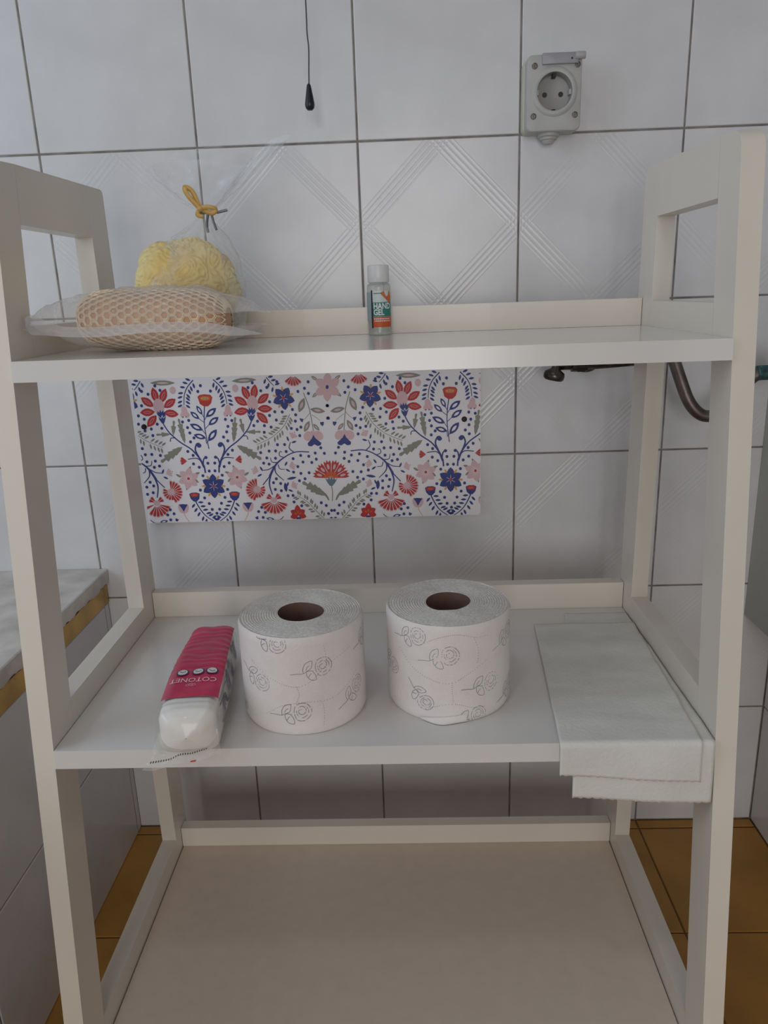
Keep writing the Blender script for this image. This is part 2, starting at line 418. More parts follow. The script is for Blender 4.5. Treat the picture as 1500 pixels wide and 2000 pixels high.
def leafj(x, y, a, b, ang, colr, teeth=4):
    ca, sa = math.cos(math.radians(ang)), math.sin(math.radians(ang)); U = []; D = []
    for i in range(teeth):
        t0 = -1+2*i/teeth; t1 = -1+2*(i+.85)/teeth; w = 1-abs((i+.3)/teeth*2-1)**1.6*.55
        if i == teeth-1: w *= .6
        U += [(t0*a, .6*b*w if i else 0), (t1*a, b*w)]; D += [(t0*a, -.6*b*w if i else 0), (t1*a, -b*w)]
    P = U+[(a*1.05, 0)]+D[::-1][:-1]
    poly([(x+p*ca-q*sa, y-(p*sa+q*ca)) for p, q in P], colr)
def fan(x, y, r0, r1, a0, a1, n, wdt, colr, hole=None, modes=MODES, notch=True):
    for i in range(n):
        a = math.radians(a0+(a1-a0)*(i+.5)/n); h = math.radians(abs(a1-a0)/n*0.5*wdt)
        def q(r, b): return (x+r*math.cos(b), y-r*math.sin(b))
        P = [q(r0, a-h*.5), q(r1*.8, a-h), q(r1*1.0, a-h*.75)]
        if notch: P += [q(r1*.88, a-h*.3), q(r1*1.04, a), q(r1*.88, a+h*.3)]
        P += [q(r1*1.0, a+h*.75), q(r1*.8, a+h), q(r0, a+h*.5)]
        poly(P, colr, modes)
        if hole: c = q(r1*.66, a); ell(c[0], c[1], r1*.16, r1*.07, math.degrees(a), hole, 8, modes)
def sprig(pts, w, colr, n, ln, wd, ang=50, both=True, modes=MODES, skip=0.08):
    P = stroke(pts, w, w*.6, colr, modes)
    for i in range(n):
        t = skip+(1-skip)*i/(n-1) if n > 1 else .5
        k = min(int(t*(len(P)-1)), len(P)-2); d = (P[k+1]-P[k]); a = math.degrees(math.atan2(-d.y, d.x))
        for s in ((1, -1) if both else (1,)):
            b = math.radians(a+s*ang); leafp(P[k].x+(ln*.62+w)*math.cos(b), P[k].y-(ln*.62+w)*math.sin(b), ln*.5, wd, math.degrees(b), colr, modes=modes)
AX = [(0, False), (-1, False), (-2, False)]   # for motifs on axis A, drawn unmirrored (axis A repeats)
# grey leaves and ferns
leafj(885, 632, 112, 36, 213, 'grey', 5); leafj(832, 470, 62, 20, 182, 'grey', 3); leafj(918, 420, 60, 22, 82, 'grey', 3); leafj(985, 445, 100, 26, 100, 'grey', 5)
sprig([(512, 345), (575, 440), (680, 520), (815, 575)], 6, 'grey', 12, 46, 8, 55)
sprig([(322, 1222), (400, 1130), (450, 1065), (528, 1008)], 6, 'grey', 10, 40, 8, 55)
stroke([(378, 185), (345, 310), (332, 490)], 7, 7, 'grey'); leafp(405, 280, 62, 26, -62, 'grey', 'pink'); leafp(278, 328, 62, 22, 12, 'grey', 'pink'); leafp(382, 450, 50, 20, -58, 'grey', 'pink'); leafp(305, 460, 36, 15, 50, 'grey', 'pink'); stroke([(330, 360), (300, 380), (265, 412)], 4, 3, 'grey'); stroke([(345, 345), (380, 380), (410, 400)], 4, 3, 'grey')
leafp(860, 63, 105, 20, 0, 'grey', 'pink'); leafp(272, 78, 32, 12, 35, 'grey', 'pink'); leafp(283, 205, 32, 12, -35, 'grey', 'pink')
stroke([(272, 1062), (300, 1010), (380, 950)], 10, 30, 'grey'); leafj(380, 962, 108, 40, 34, 'grey', 5)
for a, b, g_ in ((1020, 752, 60), (925, 808, 150), (1068, 850, -40), (988, 905, -110), (1080, 790, 20)): leafp(a, b, 26, 10, g_, 'grey')
# pinks
for a in range(0, 360, 60): leafp(232-40+62*math.cos(math.radians(a+30)), 150-62*math.sin(math.radians(a+30)), 52, 34, a+30, 'pink', modes=[(0, False), (-1, False), (1, False)])
ell(190, 150, 13, 16, 0, 'navy', modes=[(0, False), (-1, False), (1, False)])
for a in range(0, 360, 60): leafp(1005+46*math.cos(math.radians(a+80)), 832-50*math.sin(math.radians(a+80)), 42, 28, a+80, 'pink')
for a in range(0, 360, 30): stroke([(1005+12*math.cos(math.radians(a)), 832-12*math.sin(math.radians(a))), (1005+40*math.cos(math.radians(a)), 832-40*math.sin(math.radians(a)))], 3, 2, 'white')
ell(1005, 832, 11, 11, 0, 'red')
ell(1022, 285, 26, 42, 10, 'pink'); ell(1003, 315, 18, 22, 0, 'pink'); ell(1045, 315, 18, 22, 0, 'pink')
for a, b in ((1005, 332), (1032, 330)): ell(a, b, 5, 7, 0, 'navy', 6)
ell(940, 120, 26, 30, 0, 'pink'); 
for x_, y_, a_ in ((545, 762, 170), (845, 785, 20), (507, 520, 120), (548, 925, 160)):
    fan(x_-25*math.cos(math.radians(a_)), y_+25*math.sin(math.radians(a_)), 4, 52, a_-48, a_+48, 4, .9, 'pink', notch=False)
    c_, s_ = math.cos(math.radians(a_)), math.sin(math.radians(a_))
    leafp(x_-40*c_-28*s_, y_+40*s_-28*c_, 22, 8, a_+45, 'navy'); leafp(x_-40*c_+28*s_, y_+40*s_+28*c_, 22, 8, a_-45, 'navy')
    ell(x_+34*c_, y_-34*s_, 4, 4, 0, 'red', 6)
leafp(556, 863, 42, 11, -8, 'navy'); leafp(614, 935, 40, 15, 88, 'navy')
ell(295, 528, 42, 36, 40, 'pink'); ell(380, 528, 42, 36, -40, 'pink'); ell(337, 510, 24, 26, 0, 'pink')
poly([(337, 518), (352, 548), (392, 586), (388, 606), (362, 612), (337, 596), (312, 612), (286, 606), (278, 588), (322, 548)], 'navy')
poly([(238, 420), (270, 422), (268, 440), (252, 456), (240, 440)], 'navy'); poly([(404, 388), (436, 382), (430, 402), (414, 418)], 'navy'); ell(205, 393, 10, 14, 20, 'navy', 8)
ell(922, 1085, 24, 42, 18, 'pink'); ell(960, 1085, 24, 42, -18, 'pink'); poly([(905, 1050), (935, 1046), (978, 1050), (960, 1078), (941, 1112), (925, 1080)], 'navy'); stroke([(941, 1112), (950, 1150), (985, 1205)], 4, 4, 'och')
# vines
stroke([(388, 656), (500, 650), (600, 690), (680, 755), (720, 820), (800, 907)], 9, 8, 'navy'); stroke([(560, 668), (640, 715), (690, 765), (735, 840)], 8, 20, 'navy')
stroke([(684, 760), (680, 815), (622, 878)], 13, 5, 'navy'); stroke([(722, 818), (745, 900), (730, 992)], 15, 8, 'navy'); stroke([(515, 650), (548, 615), (532, 568)], 9, 6, 'navy')
stroke([(690, 755), (735, 780), (792, 786)], 8, 6, 'navy'); stroke([(650, 728), (702, 722), (712, 684)], 8, 5, 'navy'); stroke([(655, 745), (645, 780), (606, 786)], 8, 5, 'navy'); stroke([(600, 690), (636, 672), (628, 640), (612, 646)], 7, 6, 'navy')
stroke([(836, 385), (880, 455), (960, 530), (1050, 590), (1105, 655), (1142, 725), (1150, 785)], 9, 13, 'navy'); stroke([(1050, 590), (1110, 660), (1145, 740)], 8, 20, 'navy')
stroke([(1108, 655), (1084, 595), (1100, 548), (1125, 545)], 14, 12, 'navy'); ell(1118, 560, 20, 18, 0, 'navy'); stroke([(1138, 712), (1146, 672), (1165, 655)], 12, 10, 'navy'); ell(1166, 658, 14, 13, 0, 'navy'); stroke([(1132, 700), (1090, 665), (1015, 672)], 9, 7, 'navy'); stroke([(930, 500), (890, 500), (882, 528)], 6, 8, 'navy')
# arch and wreath
sprig([(1118, 42), (1062, 100), (1032, 165), (1024, 238)], 9, 'navy', 7, 46, 9, 62)
sprig([(1045, 1020), (1085, 1100), (1130, 1155), (1196, 1200)], 10, 'navy', 7, 46, 9, 65)
poly([(998, 962), (1020, 950), (1060, 948), (1086, 958), (1080, 1000), (1058, 1024), (1030, 1024), (1008, 1000)], 'navy'); poly([(1006, 964), (1024, 954), (1060, 953), (1080, 962), (1068, 982), (1018, 988)], 'red'); ell(1044, 970, 22, 8, 0, 'org', 8)
sprig([(672, 48), (650, 80), (616, 118)], 8, 'navy', 3, 44, 9, 60)
# blue star flowers
def star(x, y, n, r, w, a0, modes=MODES, ochre=True):
    for i in range(n):
        a = a0+360/n*i; ca, sa = math.cos(math.radians(a)), math.sin(math.radians(a))
        if ochre:
            b = math.radians(a+180/n); ell(x+r*.78*math.cos(b), y-r*.78*math.sin(b), r*.22, r*.09, math.degrees(b), 'och', 8, modes)
        leafp(x+r*.52*ca, y-r*.52*sa, r*.50, w, a, 'navy', modes=modes)
    for i in range(n):
        a = math.radians(a0+360/n*i); stroke([(x, y), (x+r*.4*math.cos(a), y-r*.4*math.sin(a))], 4, 2, 'white', modes)
    ell(x, y, 12, 12, 0, 'red', 10, modes)
star(548, 217, 5, 92, 32, 52)
star(1208, 895, 6, 100, 31, 90, AX)
# poppy on axis A
stroke([(1194, 245), (1183, 330), (1180, 430), (1198, 588)], 8, 7, 'navy', AX)
for x_, y_, a_, l_ in ((1148, 277, 120, 42), (1106, 318, 140, 46), (1110, 412, 155, 58), (1132, 487, 165, 52), (1244, 296, -322, 58), (1258, 364, 35, 55), (1238, 478, 50, 62)):
    leafp(x_, y_, l_, l_*.42, a_, 'navy', 'white', AX)
    c_, s_ = math.cos(math.radians(a_)), math.sin(math.radians(a_)); sg = -1
    stroke([(x_-c_*l_*.9, y_+s_*l_*.9), (1183, y_+60)], 5, 5, 'navy', AX)
poly([(1143, 172), (1160, 158), (1200, 152), (1250, 156), (1266, 176), (1252, 222), (1226, 246), (1190, 248), (1158, 228)], 'red', AX); poly([(1154, 176), (1180, 165), (1240, 166), (1254, 178), (1240, 202), (1170, 204)], 'org', AX); ell(1204, 184, 34, 12, 0, 'och', 10, AX)
for q_ in (1190, 1204, 1218): stroke([(q_, 192), (q_+2, 176)], 4, 3, 'navy', AX)
# big red daisy
for x_, y_, a_ in ((786, 158, 103), (856, 163, 65), (905, 222, 33), (910, 302, -8), (742, 362, 228), (712, 292, 183), (718, 212, 145)):
    leafp(x_, y_, 62, 31, a_, 'red'); leafp(x_, y_, 36, 10, a_, 'pink'); leafp(x_, y_, 33, 7, a_, 'red')
ell(810, 245, 46, 62, 0, 'pink')
poly([(783, 292), (795, 304), (798, 280), (812, 296), (820, 272), (830, 294), (845, 274), (848, 296), (860, 286), (862, 330), (850, 366), (838, 388), (826, 380), (806, 352), (800, 322)], 'navy')
stroke([(800, 322), (822, 340), (832, 318), (842, 338), (860, 322)], 4, 4, 'white')
# small red tulips
fan(1008, 688, 4, 60, 140, 215, 3, .95, 'red')
# red carnations
fan(850, 945, 26, 98, -75, 95, 10, .82, 'red'); fan(850, 945, 22, 70, 150, 290, 6, .8, 'red'); ell(850, 942, 30, 28, 0, 'pink')
fan(722, 1042, 28, 118, 195, 350, 9, .82, 'red'); fan(722, 1036, 22, 66, 10, 60, 2, .9, 'red'); fan(722, 1036, 22, 66, 118, 175, 2, .9, 'red'); ell(722, 1038, 26, 24, 0, 'pink')
fan(448, 40, 20, 92, 220, 330, 6, .85, 'red')
# central fan flower on axis B
BX = [(0, False), (-1, False), (1, False)]
fan(230, 882, 22, 152, 2, 178, 6, .93, 'red', 'pink', BX); fan(230, 884, 8, 62, 10, 170, 5, .9, 'org', None, BX, False)
poly([(180, 878), (200, 892), (212, 872), (222, 892), (232, 868), (244, 892), (254, 874), (264, 894), (282, 880), (262, 918), (242, 944), (220, 942), (200, 916)], 'teal', BX); stroke([(232, 940), (242, 990), (242, 1070)], 7, 7, 'grey', BX)
# orange bottom flower
for a in (90, 30, 150, -15, 195): leafp(537+34*math.cos(math.radians(a)), 1172-42*math.sin(math.radians(a)), 44 if a == 90 else 34, 24, a, 'red')
for a in (90, 40, 140): ell(537+26*math.cos(math.radians(a)), 1180-30*math.sin(math.radians(a)), 12, 8, a, 'org', 8)
ell(537, 1205, 20, 14, 0, 'navy', 8)
stroke([(658, 1180), (690, 1205), (745, 1206)], 5, 8, 'navy'); leafp(770, 1195, 34, 13, 10, 'navy', 'white'); poly([(868, 1165), (895, 1178), (880, 1195), (866, 1190)], 'navy')
for x_, y_ in ((328,102),(365,150),(337,192),(422,172),(588,88),(677,127),(793,85),(833,120),(730,150),(485,310),(463,353),(572,325),(633,320),(667,240),(680,347),(628,386),(472,403),(820,420),(785,387),(732,425),(678,440),(740,478),(432,453),(466,470),(512,459),(449,520),(583,585),(642,583),(288,627),(264,673),(339,667),(395,690),(461,680),(526,703),(336,717),(376,742),(448,735),(495,770),(408,825),(476,827),(535,813),(447,873),(495,887),(577,642),(663,633),(717,631),(788,640),(742,686),(671,692),(773,727),(729,737),(683,861),(652,902),(710,892),(653,962),(701,949),(561,1007),(603,1007),(559,1062),(500,1097),(337,1080),(299,1105),(260,1149),(288,1175),(269,1216),(1020,608),(1061,640),(1058,710),(1103,738),(1127,808),(1178,705),(1183,769),(1095,928),(1124,994),(1158,1042),(1178,1092),(830,1094),(805,1138),(859,1128),(827,1180),(998,370),(1051,358),(1036,415),(1051,458),(1082,498),(1050,530),(1150,130),(190,295)):
    ell(x_, y_, 12.5, 13, 0, 'navy', 8)
for x_, y_ in ((1176, 85), (1214, 1125), (1220, 1172)): ell(x_, y_, 12.5, 13, 0, 'navy', 8, AX)
e_ = 0.0006
for co, no in (((e_, 0, 0), (-1, 0, 0)), ((PX1-PX0-e_, 0, 0), (1, 0, 0)), ((0, 0, e_), (0, 0, -1)), ((0, 0, PZ1-PZ0-e_), (0, 0, 1))):
    bmesh.ops.bisect_plane(pb, geom=pb.verts[:]+pb.edges[:]+pb.faces[:], plane_co=co, plane_no=no, clear_outer=True)
bmesh.ops.triangulate(pb, faces=[f for f in pb.faces if len(f.verts) > 4])
for f in pb.faces:
    f.normal_update()
    if f.normal.y > 0: f.normal_flip()
me = bpy.data.meshes.new('floral_print'); pb.to_mesh(me); pb.free(); fp = link('floral_print', me, PM, panel)
for x_, z_ in ((0.093, 0.6543), (0.5298, 0.6518)):
    lathe_b = lathe([(0, -.0105), (.0026, -.0103), (.0036, -.0092), (.0038, -.0080)], 16, 'Y', None, (x_-PX0, 0, z_-PZ0))
    sc = auto(obj('screw', lathe_b, mat('dark_screw', (40, 22, 24), 0.5, metal=0.4), panel)); 
for x_, z_, r_ in ((0.515-PX0, -0.0035, .0016), (.53-PX0, -0.001, .001), (.49-PX0, -.001, .0009)):
    pass

# ------------------------------------------------------------------ socket
sk = empty('wall_socket', (0.634, -0.0, 1.037), 'grey splash-proof wall socket with its round outlet uncovered, screwed to the tiles', 'socket')
def rrect(x0, x1, z0, z1, r, n=6):
    P = []
    for cx, cz, a0 in ((x1-r, z1-r, 0), (x0+r, z1-r, 90), (x0+r, z0+r, 180), (x1-r, z0+r, 270)):
        for k in range(n+1): a = math.radians(a0+90*k/n); P.append((cx+r*math.cos(a), cz+r*math.sin(a)))
    Q = []
    for i, p in enumerate(P):
        q = P[(i+1) % len(P)]; m = max(1, int(math.hypot(q[0]-p[0], q[1]-p[1])/.0025))
        for k in range(m): Q.append((p[0]+(q[0]-p[0])*k/m, p[1]+(q[1]-p[1])*k/m))
    return Q
def slab_y(P, y0, y1, hole=None, ch=0.0015):
    """outline in (x,z) from back y0 to front y1 (more negative) with a chamfered front; optional round hole (cx,cz,r)"""
    bm = bmesh.new(); n = len(P); cx = sum(p[0] for p in P)/n; cz = sum(p[1] for p in P)/n
    def ring(y, ins):
        out = []
        for x, z in P:
            d = Vector((x-cx, 0, z-cz)); L = d.length; d = d*(1-ins/L) if L else d
            out.append(bm.verts.new((cx+d.x, y, cz+d.z)))
        return out
    R = [ring(y0, 0), ring(y1+ch, 0), ring(y1+ch*.3, ch*.4), ring(y1, ch*1.2)]
    for a, b in zip(R, R[1:]):
        for i in range(n): bm.faces.new((a[i], a[(i+1) % n], b[(i+1) % n], b[i]))
    if not hole: bm.faces.new(R[-1])
    else:
        hx, hz, hr = hole; H = []
        for v in R[-1]:
            d = Vector((v.co.x-hx, 0, v.co.z-hz)).normalized(); H.append(bm.verts.new((hx+d.x*hr, y1, hz+d.z*hr)))
        H2 = [bm.verts.new((v.co.x, y1+0.016, v.co.z)) for v in H]
        for i in range(n):
            j = (i+1) % n; bm.faces.new((R[-1][i], R[-1][j], H[j], H[i])); bm.faces.new((H[i], H[j], H2[j], H2[i]))
    bm.faces.new(R[0][::-1])
    return bm
auto(obj('back_box', slab_y(rrect(-.0335, .0315, -.0395, .0395, .006), -0.0003, -0.018), M_SOCKB, sk), 40)
auto(obj('face_plate', slab_y(rrect(-.0318, .0318, -.0405, .0405, .0065), -0.0183, -0.0335, (0.0005, 0.0015, .0212)), M_SOCK, sk), 40)
# raised collar round the outlet
auto(obj('collar', lathe([(.0205, -.0335), (.0205, -.0352), (.0222, -.0358), (.0250, -.0352), (.0268, -.0336)], 48, 'Y', None, (.0005, 0, .0015)), M_SOCK, sk), 60)
auto(obj('outlet', lathe([(0, -.0205), (.0185, -.0205), (.0198, -.0212), (.0204, -.0345)], 48, 'Y', None, (.0005, 0, .0015)), M_SOCKIN, sk), 40)
for x_ in (-.0092, .0098): obj('pin_hole', lathe([(0, -.0208), (.0029, -.0208), (.0029, -.0206)], 20, 'Y', None, (.0005+x_, 0, .0010)), M_BLACK, sk)
for s in (1, -1):
    bm = bx(-.0014, .0026, -.031, -.0207, s*.0195-.0035+.0015, s*.0195+.0015+.0015)
    obj('earth_clip', bm, M_BLACK, sk, bevel=.0006)
for s in (1, -1): obj('guide_rib', bx(s*.0195-.0018+.0005, s*.0195+.0018+.0005, -.030, -.0207, -.001, .0045), M_SOCK, sk, bevel=.0005)
for x_, z_ in ((-.0232, .0288), (.0264, .0288), (-.0236, -.0240), (.0250, -.0238)):
    b_ = lathe([(.0034, -.0336), (.0034, -.0341), (.0026, -.0344), (.0024, -.0338), (0, -.0338)], 20, 'Y', None, (x_, 0, z_))
    o_ = auto(obj('screw', b_, M_STEEL, sk)); obj('screw_slot', bx(x_-.0002, x_+.0003, -.0341, -.0337, z_-.0018, z_+.0018), M_BLACK, o_)
# lid stub and hinge along the top
auto(obj('lid', slab_y(rrect(-.0150, .0270, .0295, .0412, .0015), -.0336, -.0372, None, .0008), mat('lid_grey', (158, 157, 162), .4), sk), 40)
b_ = lathe([(0, -.0005), (.0035, 0), (.0040, .001), (.0040, .0105), (.0035, .0115), (0, .012)], 20, 'X', None, (.0228, -.0372, .0372))
auto(obj('hinge', b_, M_SOCK, sk), 40)
obj('lid_pin', lathe([(0, -.0376), (.0011, -.0375), (.0011, -.037)], 12, 'Y', None, (.0190, 0, .0345)), M_BLACK, sk)
# cable gland underneath
b_ = lathe([(0, -.0520), (.0052, -.0515), (.0075, -.049), (.0078, -.0475), (.0100, -.0470), (.0104, -.0445), (.0130, -.0435), (.0135, -.0395), (.0, -.0395)], 28, 'Z', None, (-.002, -.0150, 0))
auto(obj('cable_gland', b_, M_SOCK, sk), 40)

# ------------------------------------------------------------------ pull cord
cd = empty('pull_cord', (0.3507, -0.06, 1.025), 'dark drop-shaped pull hanging on a thin grey cord in front of the tiles', 'pull cord')
pts = [(.0009, 0, 1.374), (.0009, 0, .30), (.0007, 0, .11), (.0003, 0, .08), (.0012, 0, .062), (0.0, 0, .04), (-.0006, 0, .0268)]
auto(obj('cord', tube(catmull(pts, 6), .0008, 8), M_CORD, cd), 60)
auto(obj('pull_knob', lathe([(0, -.0012), (.0030, -.0008), (.0048, .0012), (.0056, .0042), (.0055, .0065), (.0044, .0130), (.0033, .0195), (.0025, .0238), (.0016, .0262), (0, .027)], 24, 'Z', None, (-.001, 0, 0)), M_DROP, cd), 60)

# ------------------------------------------------------------------ tap, pipe and valve behind the rack
mx = empty('wall_tap', (0.692, -0.045, 0.7285), 'tarnished metal wall tap partly hidden behind the top shelf', 'tap')
auto(obj('tap_body', lathe([(0, -.052), (.0065, -.051), (.0085, -.046), (.0085, -.030), (.0110, -.029), (.0115, -.010), (.009, -.008), (.0078, .020), (.0060, .050), (.0045, .066), (0, .067)], 24, 'X', None, (0, 0, -.0030)), M_DARKMETAL, mx), 50)
auto(obj('wall_flange', lathe([(0.006, 0), (.006, .03), (.018, .036), (.022, .0435), (0.0, .0438)], 28, 'Y', None, (0, 0, .002)), M_DARKMETAL, mx), 50)
b_ = lathe([(0, -.0045), (.0105, -.0043), (.0130, -.002), (.0134, .002), (.0124, .006), (.006, .010), (.0045, .016), (0, .016)], 28, 'Z')
for v in b_.verts: v.co = Matrix.Rotation(math.radians(12), 3, 'Y') @ v.co; v.co += Vector((-.0520, -.0060, -.0190))
auto(obj('knob', b_, M_DARKMETAL, mx), 50)
b_ = lathe([(.0125, -.010), (.0125, -.001), (.0080, 0)], 6, 'X', None, (-.012, 0, -.003)); auto(obj('hex_nut', b_, M_DARKMETAL, mx), 30)
auto(obj('tap_handle', tube([(.058, -.001, -.0035), (.080, -.003, .000)], [.0045, .003], 12), M_DARKMETAL, mx), 50)
pp = empty('supply_pipe', (0.79, -0.045, 0.72), 'dark tarnished pipe bent in a J behind the right rear post', 'pipe')
P_ = [(-.020, .0, .060), (-.013, -.004, .035), (-.003, -.012, .008), (.0045, -.018, -.015), (.0135, -.024, -.040), (.0225, -.027, -.054), (.034, -.028, -.0620), (.047, -.028, -.0615), (.060, -.028, -.053), (.074, -.028, -.034), (.090, -.028, -.016), (.100, -.028, -.012)]
auto(obj('pipe', tube(catmull(P_, 6), .0076, 18), M_PIPE, pp), 70)
auto(obj('pipe_collar', lathe([(.0066, -.004), (.0098, -.004), (.0098, .004), (.0066, .004)], 20, 'Z', None, (-.020, 0, .058)), M_PIPE, pp), 40)
auto(obj('wall_elbow', tube(catmull([(-.020, .0, .060), (-.021, .008, .074), (-.021, .0435, .078)], 6), .0085, 16), M_PIPE, pp), 60)
vv = empty('pipe_valve', (0.905, -0.073, 0.709), 'corroded blue-green valve body at the right edge, beside the right front post', 'valve')
b_ = lathe([(0, -.021), (.0085, -.021), (.0090, -.019), (.0090, -.004), (.0105, -.003), (.0135, .002), (.0150, .009), (.0135, .016), (.009, .020), (0, .0215)], 20, 'X')
for v in b_.verts: v.co += v.co.normalized()*0.0012*fbm(v.co, 300)
auto(obj('valve_body', b_, M_VERD, vv), 50)
auto(obj('valve_stem', lathe([(0, .004), (.0045, .006), (.004, .018), (.007, .019), (.007, .023), (0, .024)], 16, 'Z', None, (.004, 0, 0)), M_VERD, vv), 50)
obj('valve_screw', lathe([(0, -.0136), (.002, -.0132), (.002, -.011)], 12, 'Y', None, (-.002, 0, .0085)), M_BLACK, vv)

# ------------------------------------------------------------------ toilet rolls
M_TP = mat('quilted_tissue', (236, 229, 226), 0.95, bump=0.35, bscale=420, var=0.02, vscale=60)
M_TPTOP = mat('rolled_tissue_edge', (240, 234, 228), 0.95, rgb2=(214, 210, 206), vscale=420, bump=0.3, bscale=600)
M_CORE = mat('brown_card_core', (126, 96, 84), 0.8, var=0.1, vscale=60)
M_INK = mat('pale_blue_print', (112, 122, 138), 0.9)
M_DOTS = mat('emboss_shade_dots', (150, 145, 150), 0.95)  # flat grey dots: shade of the embossed dimples painted as colour
def bez(pts, k=5): return [(p.x, p.y) for p in catmull([(a, b, 0) for a, b in pts], k)]
ROSE = []   # line drawing of a rose with stem and two leaves, about 44 x 20 mm, units mm
ROSE.append(bez([(-22, -1), (-16, -1.2), (-10, -2), (-4, -.4), (1, -1.6)]))
ROSE.append(bez([(-9, -1.8), (-8.5, 3), (-5, 8), (1, 9.5), (1, 5.5), (-1, 1.5), (-6, -.5)])); ROSE.append(bez([(-6, 1), (-4, 4), (-2, 5)]))
ROSE.append(bez([(-6, -1.5), (-6, -6), (-3, -10.5), (2, -11.5), (2, -6), (0, -2)])); ROSE.append(bez([(-1.5, -3.5), (-4, -6), (-5, -7.5)]))
ROSE.append(bez([(5, -7.5), (3.5, -1), (4.5, 5), (8, 9), (14, 9.5), (18, 7)])); ROSE.append(bez([(18, 7), (20.5, 1), (18.5, -5), (13, -9), (8, -9), (5, -7.5)]))
ROSE.append(bez([(8, 5), (12, 6.5), (15, 3.5), (14.5, -.5), (11, -2.5), (8, -.5), (8.5, 2.5), (11.5, 3)])); ROSE.append(bez([(7, -4), (11, -6), (16, -3.5)])); ROSE.append(bez([(15.5, 6), (17.5, 2), (17, -2)])); ROSE.append(bez([(6.2, 3), (6, -1), (7, -3)]))
def make_roll(x, y, R, H, zrot, roses, arcs, label, dots_seed):
    t = empty('toilet_roll', (x, y, Z2+.0002), label, 'toilet paper', None)
    rr = lambda a, h: R*(1+0.006*fbm((math.cos(a), math.sin(a), h*20), 1.6, dots_seed))-0.0018*max(0, (abs(h-H/2)-(H/2-.003))/.003)**2
    auto(obj('tissue', grid(96, 24, lambda u, v: Vector((rr(u*2*math.pi, v*H)*math.cos(u*2*math.pi), rr(u*2*math.pi, v*H)*math.sin(u*2*math.pi), v*H)), wrap=True), M_TP, t), 80)
    # wound top with layered rings
    def top(u, v):
        a = u*2*math.pi; r0 = .0222*(1+.035*math.cos(2*a+dots_seed)+.02*math.cos(3*a)); r = r0+(rr(a, H)-.0001-r0)*v
        z = H+(0.0004*math.sin((v*15+u)*2*math.pi)-0.0006*v**6+.0010*fbm((math.cos(a)*r*60, math.sin(a)*r*60, 0), 1, dots_seed)) if 0 < v < 1 else H
        return Vector((r*math.cos(a), r*math.sin(a), z))
    auto(obj('wound_edge', grid(96, 60, top, wrap=True), M_TPTOP, t), 80)
    def core(u, v):
        a = u*2*math.pi; r0 = .0222*(1+.035*math.cos(2*a+dots_seed)+.02*math.cos(3*a)); return Vector((r0*math.cos(a), r0*math.sin(a), .0005+(H-.0008)*v))
    auto(obj('card_core', grid(48, 4, core, wrap=True), M_CORE, t), 80)
    def wrapc(a, h, lift=.00022): r = rr(a, h)+lift; return Vector((r*math.sin(a), -r*math.cos(a), h))
    # flat print: line roses wrapped round the paper
    bm = bmesh.new()
    for th, h, rot, sc in roses:
        c, s = math.cos(math.radians(rot)), math.sin(math.radians(rot))
        for ln in ROSE:
            for (xa, ya), (xb, yb_) in zip(ln, ln[1:]):
                d = Vector((xb-xa, yb_-ya)); 
                if d.length < 1e-6: continue
                if xa > 3 and random.random() < 0.2: continue
                n = Vector((-d.y, d.x)).normalized()*.21; Q = []
                for px, py in ((xa-n.x, ya-n.y), (xb-n.x, yb_-n.y), (xb+n.x, yb_+n.y), (xa+n.x, ya+n.y)):
                    px *= sc; py *= sc; X = (px*c-py*s)*.001; Y = (px*s+py*c)*.001
                    a = th+X/R; hh = h+Y
                    Q.append((a, hh))
                if min(q[1] for q in Q) < .001 or max(q[1] for q in Q) > H-.0015: continue
                bm.faces.new([bm.verts.new(wrapc(*q)) for q in Q])
    for f in bm.faces: f.normal_update()
    o = obj('rose_print', bm, M_INK, t)
    bm = bmesh.new()
    for pts in arcs:
        P = bez(pts, 10); acc = 0; last = None
        for px, py in P:
            a = px; h = py
            if h < .002 or h > H-.002: continue
            if last and math.hypot((a-last[0])*R, h-last[1]) < .0016: continue
            last = (a, h); q = .00035
            bm.faces.new([bm.verts.new(wrapc(a+q*math.cos(k)/R, h+q*math.sin(k), .0002)) for k in [i*math.pi/3 for i in range(6)]])
    obj('emboss_shade_dots', bm, M_DOTS, t)
    return t, wrapc
H = .0975
arcsL = [[(-.75, .070), (-.35, .056), (0, .050), (.25, .055), (.5, .068), (.95, .077)], [(.02, .050), (.05, .042), (.0, .034)], [(0, .034), (.25, .034), (.5, .033), (.75, .037), (1.1, .050)], [(0, .034), (-.25, .030), (-.55, .018)], [(.40, .032), (.42, .022), (.40, .008)], [(.5, .068), (.5, .075), (.47, .088)], [(-1.4, .040), (-1.1, .030), (-.85, .012)]]
rosL = [(.27, .066, 8, .92), (-.72, .055, -28, .92), (-.10, .0235, 5, .95), (-.40, .094, -15, .9), (.95, .030, 30, .9), (1.35, .078, 15, .9), (-1.35, .020, -20, .9), (1.9, .05, 0, .95), (2.6, .03, 10, .95), (-2, .06, -10, .95), (-2.6, .03, 0, .95), (3.1, .075, 8, .95)]
make_roll(.3450, -.3585, .0595, H, 0, rosL, arcsL, 'white toilet roll printed with line roses, beside the pink-labelled packet', 1.3)
arcsR = [[(-.45, .079), (-.2, .087), (.1, .090), (.4, .085), (.6, .085)], [(-.9, .068), (-.6, .052), (-.25, .043), (0, .042), (.25, .050), (.6, .061)], [(.0, .042), (.0, .032), (.02, .022)], [(-.45, .012), (-.2, .018), (.05, .020), (.35, .014), (.55, .012)], [(.35, .085), (.42, .072), (.40, .060)]]
